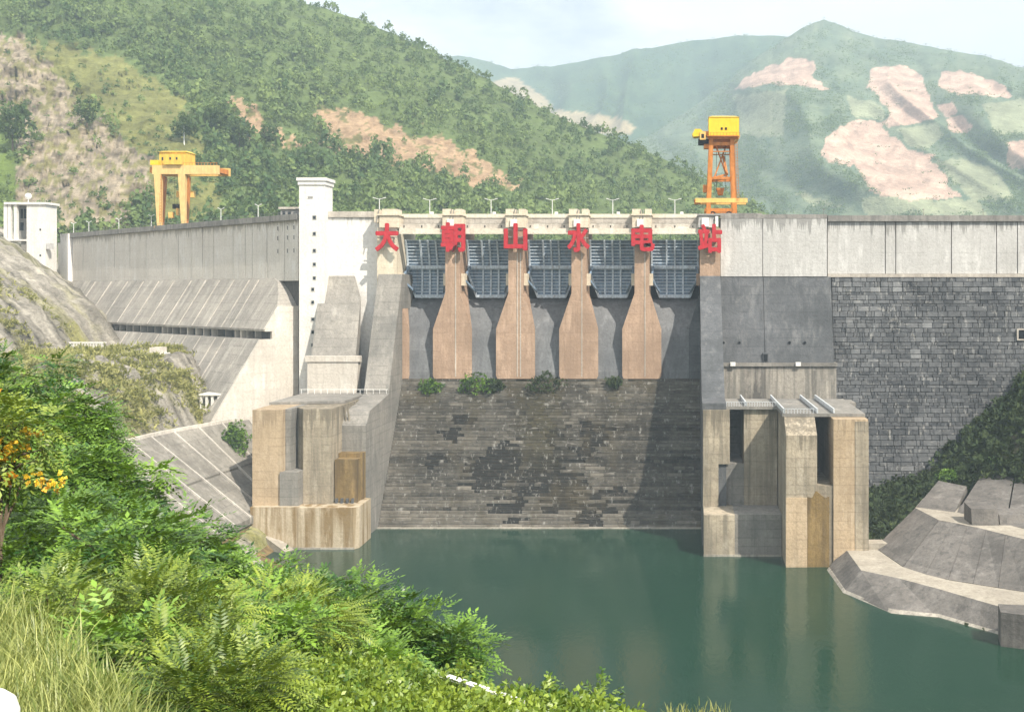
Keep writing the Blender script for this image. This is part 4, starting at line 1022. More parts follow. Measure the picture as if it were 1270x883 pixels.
for px in (895, 900.2): B2_(MB(), px-1.3, px+1.3, 159, 162, -1.12, -.98).build('window', M['black'], cab)
B2_(MB(), 877.5, 916, 169.6, 173, -.6, 8.2).build('platform', M['orange'], g)
m = MB().loft([[P2(916, 173, dy) for dy in (0, 8)] + [P2(908, 177, dy) for dy in (8, 0)], [P2(918, 168.5, dy) for dy in (0, 8)] + [P2(916.6, 168.5, dy) for dy in (8, 0)]]); m.build('gusset', M['amber'], g)
hx = [(858.5, 167), (862, 160.5), (868.5, 160.5), (872, 164), (872, 169), (860, 170)]
m = MB().prism_y([(XS(a, s2), ZS(b, s2)) for a, b in hx], y2-.5, y2+4); m.build('operator_cab', M['yellow'], g)
B2_(MB(), 868, 875.5, 164, 174, -.9, -.52).build('cab_frame', M['amber'], g)
B2_(MB(), 869.8, 873.2, 167, 172, -.98, -.88).build('window', M['black'], g)
B2_(MB(), 871, 880, 163, 169, 0, 4).build('walkway', M['orange'], g)
B2_(MB(), 866, 879, 172, 179, .5, 3.5).build('hoist', M['black'], g)
B2_(MB(), 873, 880, 178, 184, .5, 3).build('hoist', M['orange'], g)
for pt, pb_ in ((882.3, 878.5), (908, 911.5)):
    for dy, mm in ((0.4, 'orange'), (7.4, 'orange')):
        MB().beam(P2(pt, 173, dy), (XS(pb_, s2), y2+dy, 83.2), 1.25, 1.1, 1.3, 1.2).build('leg', M[mm], g)
for py, a, b, h in ((178.5, 883, 908, 1.0), (221, 882, 909.5, .7), (188, 884, 907, .25)):
    for dy in (.4, 7.4): MB().beam(P2(a, py, dy), P2(b, py, dy), .6, h).build('cross_beam', M['orange'], g)
for dy in (.3, 7.5): B2_(MB(), 862.5, 927, 246, 251.5, dy-.5, dy+.5).build('sill_beam', M['amber'], g)
MB().beam(P2(886, 220, .4), P2(902, 176, 7.4), .3, .3).build('brace', M['orange'], g)
MB().beam(P2(904, 220, 7.4), P2(888, 180, .4), .3, .3).build('brace', M['orange'], g)
MB().beam(P2(884, 221, .4), P2(902, 215, 3), .9, .5).build('stair', M['orange'], g)
MB().beam(P2(902, 215, 3), P2(898, 190, 7), .7, .35).build('stair', M['orange'], g)
for px in (889, 900): MB().tube(P2(px, 175, 4), P2(px, 236, 4), .06, n=5).build('cable', M['black'], g)
m = MB().prism_y([(XS(889, s2), ZS(232, s2)), (XS(899, s2), ZS(232, s2)), (XS(897, s2), ZS(241, s2)), (XS(891, s2), ZS(241, s2))], y2+3, y2+5); m.build('hook_block', M['orange'], g)
m = MB()
for q in range(11): m.tube(P2(877+q*4, 169.5, -1.5), P2(877+q*4, 165.5, -1.5), .05, n=4)
m.beam(P2(877, 165.5, -1.5), P2(917, 165.5, -1.5), .08, .08); m.box(XS(877, s2), XS(917, s2), y2-1.7, y2-.62, ZS(170.4, s2), ZS(169.6, s2)); m.build('walkway_rail', M['orange'], g)
m = MB()
for q in range(20): m.tube(P2(911.6+q*.13, 178+q*3.6, -.5), P2(914+q*.13, 178+q*3.6, -.5), .05, n=4)
m.tube(P2(911.6, 176, -.5), P2(914.2, 250, -.5), .06, n=5).tube(P2(914, 176, -.5), P2(916.6, 250, -.5), .06, n=5); m.build('leg_ladder', M['orange'], g)
B2_(MB(), 861, 869, 247, 253, 1, 3).build('cable_drum', M['orange'], g)
B2_(MB(), 872, 881, 229, 238, 1, 3.4).build('control_cabin', M['orange'], g)
for dy in (0.3, 7.5):
    for px in (884, 904):
        x, _, z = P2(px, 256.3)
        MB().tube((x, y2+dy-.3, 83.4), (x, y2+dy+.3, 83.4), .95, n=16).build('wheel', M['black'], g)
        MB().tube((x, y2+dy-.36, 83.4), (x, y2+dy+.36, 83.4), .5, n=12).build('wheel_hub', M['orange'], g)
    B2_(MB(), 874, 914, 258.5, 262.5, dy-.25, dy+.25).build('bogie', M['orange'], g)
    MB().box(XS(872, s2), XS(916, s2), y2+dy-.3, y2+dy+.3, 82.05, 82.4).build('rail', M['black'], g)

# ------------------------------------------------------------------ lamps on the crest
def lamp(x, y, z0, h, label, arms=1.7, group='street lamps along the crest'):
    l = thing('street_lamp', label, 'street lamp', (x, y, z0), group)
    MB().tube((x, y, z0), (x, y, z0+h), .13, .09, 8).build('pole', M['lamp'], l)
    for sx in (-1, 1):
        MB().beam((x, y, z0+h-.15), (x+sx*arms, y, z0+h+.25), .1, .12).build('arm', M['lamp'], l)
        MB().beam((x+sx*arms*.62, y, z0+h+.16), (x+sx*arms*1.1, y, z0+h+.36), .35, .16).build('lamp_head', M['lamp'], l)
    MB().tube((x, y, z0), (x, y, z0+.3), .25, .2, 8).build('foot', M['lamp'], l)
wh = ['on the white abutment block beside the da character', 'above the gate between da and chao characters', 'above the gate between chao and shan characters', 'above the gate between shan and shui characters', 'above the gate between shui and dian characters', 'above the gate between dian and zhan characters']
for px, w_ in zip((470.5, 533, 609, 685, 760, 837), wh):
    s = 4.33; lamp(XS(px, s), YS(s), 82.3 if px > 480 else 82.6, ZS(248, s)-82.3, 'pale twin arm street lamp ' + w_)
wl = [(70, 'over the pale end pilaster of the wing'), (101, 'first along the wing from its pale end pilaster'), (138, 'second along the wing from its pale end pilaster'), (178, 'beside the yellow gantry crane legs'), (264, 'between the yellow gantry crane and the crest hut'), (310, 'next to the crest hut beside the white tower')]
for px, w_ in wl:
    t_ = min(wt(px), WL+6); q = wp(t_, -2.6, 81.9); lamp(q[0], q[1], q[2], 5.2, 'small pale twin arm lamp ' + w_, .9)
for px, w_ in ((1022, 'at the step in the right hand parapet'), (1146, 'on the parapet over the joint past the step'), (1220, 'on the parapet nearest the right bank')):
    x = XS(px, 4.35); l = thing('marker_post', 'thin short post ' + w_, 'post', (x, uy+.6, 82.76 if px != 1022 else 83.0), 'posts on the right parapet')
    MB().tube((x, uy+.6, 82.76 if px != 1022 else 83.0), (x, uy+.6, 84.4), .07, .05, 6).build('pole', M['parapet'], l); MB().box(x-.2, x+.2, uy+.5, uy+.7, 84.4, 84.7).build('head', M['parapet'], l)

# ------------------------------------------------------------------ gatehouse at the far end of the wing
sg_ = 3.35; gy = YS(sg_)
gh = thing('gatehouse', 'white hillside gatehouse with square stair tower and open upper frame', 'building', (-244, gy, 60))
tx0, tx1 = XS(33, sg_), XS(57, sg_)
MB().box(tx0, tx1, gy, gy+7, 55, ZS(254, sg_)).build('stair_tower', M['white'], gh)
MB().box(XS(6, sg_), tx1+.7, gy-.6, gy+7.6, ZS(254, sg_)+.02, ZS(251, sg_)).build('roof', M['white'], gh)
for py in (285, 317, 331): xc = XS(50, sg_); MB().box(xc-.3, xc+.3, gy-.06, gy+.02, ZS(py, sg_)-.4, ZS(py, sg_)+.4).build('window', M['glass'], gh)
MB().box(XS(10, sg_), tx0-.02, gy+5.5, gy+7, ZS(297, sg_), ZS(254, sg_)).build('rear_wall', M['upper_grey'], gh)
for px in (6.5, 11.5, 19.0): x = XS(px, sg_); MB().box(x-.6, x+.6, gy, gy+1.2, ZS(297, sg_), ZS(254, sg_)-.01).build('column', M['white'], gh)
for px in (16, 20.5, 25): x = XS(px, sg_); MB().box(x-.45, x+.45, gy+5.35, gy+5.48, ZS(270, sg_), ZS(258, sg_)).build('window', M['glass'], gh)
for px in (16, 24): x = XS(px, sg_); MB().box(x-.6, x+.6, gy+5.35, gy+5.48, ZS(285, sg_), ZS(275, sg_)).build('window', M['glass'], gh)
MB().box(XS(5, sg_), tx0-.02, gy-.3, gy+7, ZS(299, sg_), ZS(297, sg_)-.02).build('floor_slab', M['white'], gh)
MB().box(XS(25, sg_), tx0-.05, gy+.6, gy+6, 55, ZS(299, sg_)-.02).build('support', M['outlet_grey'], gh)
MB().box(tx1+.3, tx1+2.3, gy-.3, gy+1.2, ZS(309, sg_), ZS(302, sg_)).build('meter_box', M['upper_grey'], gh)
gl = thing('globe_antenna', 'white round globe on a short mast on the gatehouse roof', 'antenna', (XS(31, sg_), gy+2, ZS(251, sg_)))
bm = bmesh.new(); bmesh.ops.create_uvsphere(bm, u_segments=16, v_segments=10, radius=1.15); me = bpy.data.meshes.new('globe'); bm.to_mesh(me); bm.free(); me.materials.append(M['white_paint'])
for p_ in me.polygons: p_.use_smooth = True
o = bpy.data.objects.new('globe', me); C.objects.link(o); o.parent = gl; o.location = (0, 0, 2.4)
MB().tube((XS(31, sg_), gy+2, ZS(251, sg_)), (XS(31, sg_), gy+2, ZS(251, sg_)+1.6), .15).build('mast', M['lamp'], gl)

# ------------------------------------------------------------------ left bank small structures
sb = 4.12
bl = thing('balustrade', 'white concrete balustrade on the rocky bench below the wing', 'balustrade', P(103, 437, sb))
x0, x1, yb0 = XS(73, sb), XS(131, sb), YS(sb)
MB().box(x0-4, x1+1, yb0-.6, yb0+3, ZS(437, sb)-2.5, ZS(436.5, sb)).build('base', M['slab_pale'], bl)
MB().box(x0, x1, yb0, yb0+.5, ZS(426, sb), ZS(424, sb)).build('top_rail', M['white'], bl)
for q in range(17):
    x = x0 + .2 + (x1-x0-.6)*q/16; MB().box(x-.22, x+.22, yb0+.05, yb0+.45, ZS(436.4, sb), ZS(426, sb)-.01).build('baluster', M['white'], bl)
MB().box(x0, x0+4.5, yb0+.1, yb0+.4, ZS(436.4, sb), ZS(428, sb)).build('panel', M['white'], bl)
pv = thing('pump_hut', 'small pale concrete hut in the grass on the bank edge', 'hut', P(193, 462, 4.35))
sp_ = 4.35; yv = YS(sp_)
MB().box(XS(187, sp_), XS(198, sp_), yv, yv+3, ZS(470, sp_), ZS(442, sp_)).build('wall', M['slab_pale'], pv)
MB().box(XS(183, sp_), XS(203, sp_), yv-1, yv+4, ZS(442, sp_)+.01, ZS(438, sp_)).build('roof', M['white'], pv)
MB().box(XS(186, sp_), XS(200, sp_), yv-.3, yv+3.3, ZS(438, sp_)+.01, ZS(431, sp_)).build('tank', M['slab_pale'], pv)
MB().box(XS(190, sp_), XS(195, sp_), yv-.06, yv+.02, ZS(462, sp_), ZS(450, sp_)).build('door', M['outlet_grey'], pv)
vh = thing('valve_house', 'small white frame hut beside the access road', 'hut', P(258, 518, 4.55))
sv = 4.55; yv = YS(sv)
MB().box(XS(246, sv), XS(272, sv), yv, yv+5, ZS(519, sv), ZS(507, sv)).build('base', M['slab_pale'], vh)
MB().box(XS(247, sv), XS(273, sv), yv-.3, yv+5, ZS(490.5, sv), ZS(488.5, sv)).build('roof', M['white'], vh)
for px in (249, 256, 263, 271): x = XS(px, sv); MB().box(x-.3, x+.3, yv, yv+.6, ZS(507, sv)+.01, ZS(490.5, sv)-.01).build('column', M['white'], vh)
MB().box(XS(249, sv), XS(271, sv), yv+3, yv+4, ZS(507, sv)+.01, ZS(490.5, sv)-.01).build('rear_wall', M['slab_pale'], vh)
# access road with kerb
def road_x(y): return interp(y, [215, 235, 262, 290, 300], [-131.5, -130.5, -129, -122, -112])
m = MB(); ys_ = np.linspace(215, 299, 22)
for ya, yb_ in zip(ys_[:-1], ys_[1:]):
    a, b = road_x(ya), road_x(yb_)
    m.add([(a-2.6, ya, 26.75), (a+2.4, ya, 26.75), (b+2.4, yb_, 26.75), (b-2.6, yb_, 26.75)], [(0, 1, 2, 3)])
rd = m.build('access_road', M['apron_pale'], recalc=False); struct(rd, 'pale access road along the left bank above the revetment')
kb = thing('kerb_wall', 'low pale kerb wall along the outer edge of the access road', 'kerb', (-127, 255, 26.5))
for ya, yb_ in zip(ys_[:-1], ys_[1:]):
    a, b = road_x(ya), road_x(yb_)
    m = MB().loft([[(a+2.4, ya, z), (b+2.4, yb_-.06, z), (b+3.0, yb_-.06, z), (a+3.0, ya, z)] for z in (25.0, 27.6)]); m.build('kerb_segment', M['slab_pale'], kb)
# revetment panels
rvt = thing('revetment', 'grey concrete revetment slabs with ribs below the access road', 'revetment', (-115, 262, 6))
ye = np.linspace(222, 292, 9)
def rx(y, u): # u 0 top .. 1 toe
    return road_x(y) + 3.1 + (interp(y, [215, 262, 292], [-103.5, -102.5, -104.5]) - road_x(y) - 3.1)*u
lev = [(0, 26.4), (.52, 16.6), (.53, 16.2), (1.0, 7.4)]
for ya, yb_ in zip(ye[:-1], ye[1:]):
    for (u0, za), (u1, zb_) in ((lev[0], lev[1]), (lev[2], lev[3])):
        d = random.uniform(0, .15)
        m = MB().loft([[(rx(ya+.1, u0), ya+.1, za+d+dz_), (rx(yb_-.1, u0), yb_-.1, za+d+dz_), (rx(yb_-.1, u1), yb_-.1, zb_+d+dz_), (rx(ya+.1, u1), ya+.1, zb_+d+dz_)] for dz_ in (-1.2, .35)]); m.build('slab', M['revet'], rvt)
    m = MB().loft([[(rx(ya-.25, 0), ya-.25, 26.6+dz_), (rx(ya+.25, 0), ya+.25, 26.6+dz_), (rx(ya+.25, 1), ya+.25, 7.6+dz_), (rx(ya-.25, 1), ya-.25, 7.6+dz_)] for dz_ in (-1.0, .55)]); m.build('rib', M['rib'], rvt)
# toe platform and two sloping kerbs running into the water
tp = thing('toe_platform', 'brown stained low concrete platform at the foot of the left outlet', 'platform', (-106, 258, 2))
m = MB().loft([[(-118, 236, z), (-100.5, 240, z), (-103.6, 262, z), (-103.7, 285, z), (-112, 285, z)] for z in (-2, 5.6)]); m.build('slab', M['rust'], tp)
for (pa, pb_) in (((309, 652, 5.14), (358, 685, 5.28)), ((283, 671, 5.4), (331, 712, 5.72))):
    a, b = Vector(P(*pa)), Vector(P(*pb_)); b.z = -.6
    MB().beam(a, b, 2.6, 2.2).build('sloping_kerb', M['apron_pale'], tp)
m = MB().loft([[(-103.8, 262.0, 5.4), (-104.6, 240, 5.4), (-80, 243, -3), (-93.0, 258.0, -3)], [(-103.8, 262.0, -5), (-104.6, 240, -5), (-80, 243, -5), (-93.0, 258.0, -5)]]); m.build('ramp', M['rust'], tp)

# ------------------------------------------------------------------ right bank aprons
ap = thing('concrete_apron', 'tiered grey concrete apron slabs with pale benches on the right bank', 'apron', (48, 215, 0))
ZP, ZT = 3.6, 10.8
def onz(pts, z): return [(px, py, (py-360)/(H-z)) for px, py in pts]
E_ = onz([(1047, 678), (1068, 707), (1115, 717), (1164, 730), (1205, 742), (1240, 752), (1310, 772)], ZP)
W_ = onz([(1024, 707), (1044, 735), (1105, 762), (1165, 766), (1203, 777), (1235, 786), (1310, 812)], 0.0)
def pv_(p, z=None): q = P(*p); return (q[0], q[1], q[2] if z is None else z)
for i in range(len(E_)-1):
    a, b = pv_(E_[i], ZP), pv_(E_[i+1], ZP); c, d = pv_(W_[i+1], -.4), pv_(W_[i], -.4)
    c2, d2 = (c[0], c[1], -5), (d[0], d[1], -5)
    sh = Vector((4.5, 7, 0))
    bk = [(a[0]+sh.x, a[1]+sh.y, -5), (b[0]+sh.x, b[1]+sh.y, -5)]
    m = MB().add([a, b, c, d, c2, d2, bk[1], bk[0]], [(0, 1, 2, 3), (3, 2, 4, 5), (5, 4, 6, 7), (7, 6, 1, 0), (0, 3, 5, 7), (1, 6, 4, 2)])
    m.build('slab', M['apron'], ap)
    # pale tide band at the waterline
    f = lambda u, v, t: tuple(u[k]*(1-t)+v[k]*t for k in range(3))
    n_ = Vector((-.12, -.15, .06))
    q = [f(d, a, .06), f(c, b, .06), f(c, b, .19), f(d, a, .19)]
    q2 = [tuple(Vector(w) + n_) for w in q]
    MB().loft([q, q2]).build('waterline_band', M['tide'], ap)
B_ = onz([(1085, 679), (1120, 703), (1148, 712), (1176, 719), (1207, 724), (1238, 729), (1270, 734), (1310, 741)], ZP)
T_ = onz([(1135, 630), (1164, 645), (1182, 648), (1200, 652), (1223, 657), (1247, 663), (1272, 669), (1310, 678)], ZT)
poly = [pv_(p, ZP+.01) for p in E_] + [pv_(p, ZP+.01) for p in B_[::-1]]
m = MB().add(poly + [(x, y, 2.0) for x, y, z in poly], [tuple(range(len(poly)))] + [(i, (i+1) % len(poly), len(poly)+(i+1) % len(poly), len(poly)+i) for i in range(len(poly))]); m.build('bench', M['apron_pale'], ap)
def slope(Bt, Tp, zb_, zt_, mat, name='slab', gap=.06):
    for i in range(len(Bt)-1):
        a, b = Vector(pv_(Bt[i], zb_)), Vector(pv_(Bt[i+1], zb_)); c, d = Vector(pv_(Tp[i+1], zt_)), Vector(pv_(Tp[i], zt_))
        e1, e2 = (b-a)*gap*.12, (c-d)*gap*.12
        r0 = [a+e1, b-e1, c-e2, d+e2]
        j = Vector((0, 0, random.uniform(-.1, .1)))
        r0 = [p + j for p in r0]; r1 = [p + Vector((1.2, 2.0, -2.0)) for p in r0]
        MB().loft([[tuple(p) for p in r0], [tuple(p) for p in r1]]).build(name, mat, ap)
slope(B_, T_, ZP+.02, ZT, M['apron'])
T2 = onz([(1141, 628), (1170, 634), (1206, 638), (1246, 648), (1310, 660)], ZT)
poly = [pv_(p, ZT+.05) for p in T_] + [pv_(onz([(p[0]+4, p[1]-10)], ZT)[0], ZT+.05) for p in T2[::-1]]
m = MB().add(poly + [(x, y, 9.0) for x, y, z in poly], [tuple(range(len(poly)))] + [(i, (i+1) % len(poly), len(poly)+(i+1) % len(poly), len(poly)+i) for i in range(len(poly))]); m.build('bench', M['apron_pale'], ap)
for qd in (((1136, 629, 5.31), (1184, 635, 5.43), (1199, 603, 5.1), (1164, 596, 5.0)), ((1187, 635, 5.43), (1247, 650, 5.73), (1258, 587, 5.05), (1223, 580, 4.95)), ((1249, 650, 5.73), (1320, 668, 6.1), (1320, 598, 5.25), (1260, 587, 5.05))):
    r0 = [Vector(P(*q)) for q in qd]; r1 = [p + Vector((1.5, 4.0, -4.0)) for p in r0]
    MB().loft([[tuple(p) for p in r0], [tuple(p) for p in r1]]).build('slab', M['apron'], ap)
for (pa, pb_, pt) in ((1206, 1240, 632), (1241, 1290, 640)):
    sz_ = (652-360)/(H-ZT); xa, xb, yy_ = XS(pa, sz_), XS(pb_, sz_), YS(sz_)
    m = MB().prism_x([(yy_, ZT-.5), (yy_+1.2, ZS(pt, sz_)), (yy_+7, ZS(pt, sz_)+.3), (yy_+7, ZT-.5)], xa, xb-.1); m.build('block', M['apron'], ap)
MB().box(41.0, 47, 243, 247, -5, 5.0).build('tie_wall', M['apron_pale'], ap)
q0 = P(1254, 770, 7.1)
m = MB().loft([[(q0[0]-2.6, q0[1]-4, z) for z in (0,)] * 0 + [(q0[0]-2.4+dx, q0[1]-2+dy_, z) for dx, dy_ in ((0, 0), (7, -3), (8, 4), (1, 5))] for z in (-5, 5.9)]); m.build('block', M['apron'], ap)

# ------------------------------------------------------------------ vegetation
def leaf_quads(n, L, W, seed_fold=0.15):
    return None
def frond(L, pairs, ll, lw, droop=0.5):
    """compound leaf: diamonds along a drooping rachis, x forward, z up -> (k,4,3)"""
    q = []
    for i in range(pairs):
        u = (i + 1)/(pairs + .3); x = L*u; z = -droop*L*u*u
        sc = math.sin(math.pi*(0.18 + 0.75*u))**0.7
        for sy in (-1, 1):
            d = np.array((0.45, sy*1.0, -0.28)); d /= np.linalg.norm(d); f = np.array((1.0, 0, -droop*u)); f /= np.linalg.norm(f)
            b = np.array((x, 0, z)); t = b + d*ll*sc; mid = b + d*ll*sc*.5
            q.append([b, mid + f*lw*sc*.5, t, mid - f*lw*sc*.5])
    b = np.array((L, 0, -droop*L)); f = np.array((1, 0, -droop)); f /= np.linalg.norm(f)
    q.append([b, b + f*ll*.5 + np.array((0, lw*.5, 0)), b + f*ll, b + f*ll*.5 - np.array((0, lw*.5, 0))])
    return np.array(q)
def simple_cluster(k, L, ll, lw):
    """twig with k plain leaves"""
    q = []
    for i in range(k):
        a = rng.uniform(0, 2*math.pi); x = L*rng.uniform(.1, 1)
        d = np.array((0.6, math.cos(a), math.sin(a)*.7 - .15)); d /= np.linalg.norm(d)
        s_ = np.cross(d, np.array((0.2, 0.1, 1.0))); s_ /= np.linalg.norm(s_)
        b = np.array((x, 0, 0)); l_ = ll*rng.uniform(.7, 1.2)
        q.append([b, b + d*l_*.5 + s_*lw*.5, b + d*l_, b + d*l_*.5 - s_*lw*.5])
    return np.array(q)
def place(base, org, dirs, scale, roll, tone):
    """instances of base (k,4,3) -> verts, faces, tone per face"""
    n = len(org); d = dirs/np.linalg.norm(dirs, axis=1, keepdims=True)
    up = np.tile(np.array((0, 0, 1.0)), (n, 1)); y = np.cross(up, d); yn = np.linalg.norm(y, axis=1, keepdims=True); yn[yn < 1e-3] = 1; y = y/yn
    z = np.cross(d, y)
    c, s_ = np.cos(roll)[:, None], np.sin(roll)[:, None]
    y2_, z2_ = y*c + z*s_, z*c - y*s_
    k = len(base); loc = base.reshape(-1, 3)
    v = (loc[None, :, 0:1]*d[:, None, :] + loc[None, :, 1:2]*y2_[:, None, :] + loc[None, :, 2:3]*z2_[:, None, :])*scale[:, None, None] + org[:, None, :]
    f = np.arange(n*k*4).reshape(-1, 4)
    t = np.repeat(tone, k) + rng.normal(0, .17, n*k)
    return v.reshape(-1, 3), f, np.clip(t, 0, 1)
def crown_points(center, r, nclump, nper, spread):
    u = rng.normal(size=(nclump, 3)); u /= np.linalg.norm(u, axis=1, keepdims=True); rad = rng.uniform(.45, 1, (nclump, 1))**.6
    cc = u*rad*np.array(r) * (1 + .18*rng.normal(size=(nclump, 1)))
    cl = np.repeat(cc, nper, 0); jt = rng.normal(size=(len(cl), 3)); jt /= np.linalg.norm(jt, axis=1, keepdims=True)
    org = cl + jt*spread*rng.uniform(.2, 1, (len(cl), 1))
    out = cl/np.array(r); d = jt*1.0 + out*.7 + np.array((0, 0, -.05))
    ct = np.repeat(rng.normal(.45, .24, nclump), nper)
    return cc + center, org + center, d, ct
def tree_mesh(root, center, r, gz, base, nclump, nper, spread, mat, crown_name='crown', scale=(.8, 1.25), trunk_r=.14, toneoff=0.0):
    off = np.array(woff(root))
    cc, org, d, ct = crown_points(np.array(center), r, nclump, nper, spread)
    n = len(org)
    v, f, t = place(base, org - off, d, rng.uniform(*scale, n), rng.uniform(-.5, .5, n), np.clip(ct + toneoff + rng.normal(0, .08, n), 0, 1))
    o = np_mesh(crown_name, v, f, mat, root, None, {'tone': ('FLOAT', 'FACE', t)})
    if trunk_r:
        m = MB(); cx, cy, cz = center
        b = Vector((cx, cy, gz - .3)); k1 = Vector((cx + random.uniform(-.3, .3), cy + random.uniform(-.3, .3), gz + (cz-gz)*.55)); top = Vector((cx, cy, cz + r[2]*.5))
        m.tube(b, k1, trunk_r, trunk_r*.75, 7); m.tube(k1, top, trunk_r*.75, trunk_r*.25, 7)
        for i in rng.choice(len(cc), min(14, len(cc)), replace=False):
            st = k1.lerp(top, random.uniform(0, .8)); e = Vector(cc[i]); mid = st.lerp(e, .5) + Vector((0, 0, .15*r[2]))
            m.tube(st, mid, trunk_r*.4, trunk_r*.28, 5); m.tube(mid, e, trunk_r*.28, trunk_r*.1, 5)
        m.build('trunk', M['trunk'], root, recalc=False)
    return o
FR = frond(.36, 4, .185, .085, .75); FR_BIG = frond(.42, 9, .115, .040, .5); FR_MID = frond(.32, 4, .165, .075, .7)
def W3(px, py, Y): s = F/Y; return np.array(((px-850)/s, Y, H - (py-360)/s))
near_trees = [
 # px, py, Y, rx, ry, rz, clumps, per, base, mat, label
 (18, 492, 36, 1.7, 1.6, 1.6, 60, 22, 'FR', 'leaf', 'dark green leafy tree topmost at the road bend below the rocky bench', -.1),
 (66, 548, 34, 2.0, 1.8, 1.4, 80, 22, 'FR', 'leaf', 'dense green tree whose crown tip reaches the access road line', 0),
 (95, 632, 31, 2.6, 2.0, 1.5, 100, 24, 'FR', 'leaf', 'broad green tree behind the orange blossoms', .05),
 (190, 702, 30, 2.0, 1.8, 1.2, 90, 24, 'FR', 'leaf', 'broad green tree in front of the revetment slabs', .0),
 (85, 705, 25, 2.2, 1.6, 1.5, 90, 22, 'FR_MID', 'leaf', 'green tree between the tall grass and the orange blossoms', .05),
 (290, 757, 29, 1.7, 1.6, 1.0, 80, 24, 'FR_MID', 'leaf', 'green tree spreading in front of the sloping kerbs', .02),
 (398, 768, 28, 1.7, 1.4, .95, 70, 24, 'FR_MID', 'leaf', 'dark green tree with feathery sprigs over the water', -.08),
 (480, 800, 27.5, 1.4, 1.2, .85, 60, 22, 'FR_MID', 'leaf', 'dark feathery tree leaning over the water', -.1),
 (560, 818, 27, .95, .8, .5, 32, 18, 'FR_MID', 'leaf', 'thin branch end of tree over the white ledge', -.05),
 (60, 775, 16.5, 1.0, .9, .65, 44, 13, 'FR_BIG', 'leaf_light', 'fern leaved sapling rising behind the tall grass', .05),
 (150, 715, 22, 1.5, 1.2, 1.0, 60, 20, 'FR_MID', 'leaf', 'bright leafed tree between the blossom tree and the fern saplings', .2),
 (195, 780, 17, 1.25, 1.0, .75, 60, 13, 'FR_BIG', 'leaf_light', 'light green fern leaved sapling beside the tall grass', .05),
 (300, 815, 19, 1.2, 1.0, .75, 60, 16, 'FR_MID', 'leaf', 'bright leafy sapling amid the ground cover', .25),
 (250, 865, 14, 1.0, .8, .5, 60, 14, 'FR_BIG', 'leaf_light', 'low fern leaved sapling at the foot of the tall grass', -.1),
 (440, 835, 22, 1.0, .9, .4, 45, 15, 'FR_MID', 'leaf', 'low leafy bush between the ground cover and the feathery trees', .3),
 (140, 830, 15, .8, .7, .45, 44, 14, 'FR_MID', 'leaf', 'bright leafy bush growing out of the tall grass', .2),
 (360, 775, 21, 1.1, 1.0, .5, 50, 14, 'FR_BIG', 'leaf_light', 'pale green fern leaved sapling against the dark feathery tree', .2),
]
BASES = {'FR': FR, 'FR_BIG': FR_BIG, 'FR_MID': FR_MID}
for px, py, Y, rx_, ry_, rz_, nc, npr, bn, mt, lab, to_ in near_trees:
    c = W3(px, py, Y); gz = bank_z(c[0], Y)
    nm = 'sapling' if mt == 'leaf_light' else 'tree'
    t_ = thing(nm, lab, 'sapling' if nm == 'sapling' else 'tree', (c[0], Y, min(gz, c[2]-.6)), 'trees on the near bank')
    tree_mesh(t_, c, (rx_, ry_, rz_), min(gz, c[2]-.6), BASES[bn], int(nc*1.1), int(npr*1.3), .42 if nm == 'tree' else .32, M[mt], trunk_r=.13 if nm == 'tree' else .06, toneoff=to_)
# blossoming tree
c = W3(2, 545, 24); gz = bank_z(c[0], 24)
t_ = thing('blossom_tree', 'small tree covered in orange yellow blossom among green trees', 'tree', (c[0], 24, gz))
tree_mesh(t_, c, (1.1, .9, 1.1), gz, FR_MID, 36, 14, .4, M['leaf_light'], trunk_r=.09)
FL = simple_cluster(16, .15, .07, .045)
cc, org, d, ct = crown_points(c + np.array((.05, -.45, .15)), (.75, .6, 1.0), 22, 7, .13); n = len(org)
org[:, 2] += .12
off = np.array(woff(t_)); v, f, t = place(FL, org - off, d, rng.uniform(.8, 1.4, n), rng.uniform(-3, 3, n), np.clip(ct, 0, 1)); np_mesh('blossom', v, f, M['flower'], t_, None, {'tone': ('FLOAT', 'FACE', t)})
c2 = W3(62, 590, 23); cc, org, d, ct = crown_points(c2, (.4, .4, .2), 4, 6, .12); n = len(org)
v, f, t = place(FL, org - off, d, rng.uniform(.7, 1.1, n), rng.uniform(-3, 3, n), np.clip(ct, 0, 1)); np_mesh('blossom', v, f, M['flower'], t_, None, {'tone': ('FLOAT', 'FACE', t)})

# shrubby ground cover along the bottom
SH = simple_cluster(10, .22, .085, .045)
orgs = []
edge = ([90, 250, 330, 380, 430, 480, 540, 600, 650, 700, 740, 770, 800], [835, 815, 815, 812, 812, 822, 838, 856, 864, 868, 872, 884, 900])
while len(orgs) < 9500:
    px = rng.uniform(90, 790); py = rng.uniform(790, 1000)
    if py < interp(px, *edge) + rng.uniform(-4, 10): continue
    Y = interp(py, [790, 883, 1000], [21, 15.0, 11.5]) * rng.uniform(.96, 1.04)
    orgs.append(W3(px, py, Y))
orgs = np.array(orgs); n = len(orgs); d = rng.normal(size=(n, 3)); d[:, 2] = np.abs(d[:, 2]) + .2
ct = np.array([.5 + .5*fbm(p[0]*.9, p[1]*.9, p[2]*.9, 3) for p in orgs])
v, f, t = place(SH, orgs, d, rng.uniform(.7, 1.3, n), rng.uniform(-3, 3, n), np.clip(ct, 0, 1))
o = np_mesh('ground_cover', v, f, M['leaf_shrub'], None, 'stuff', {'tone': ('FLOAT', 'FACE', t)}); tag(o, 'bright yellow green leafy ground cover along the near bank edge', 'shrubs')
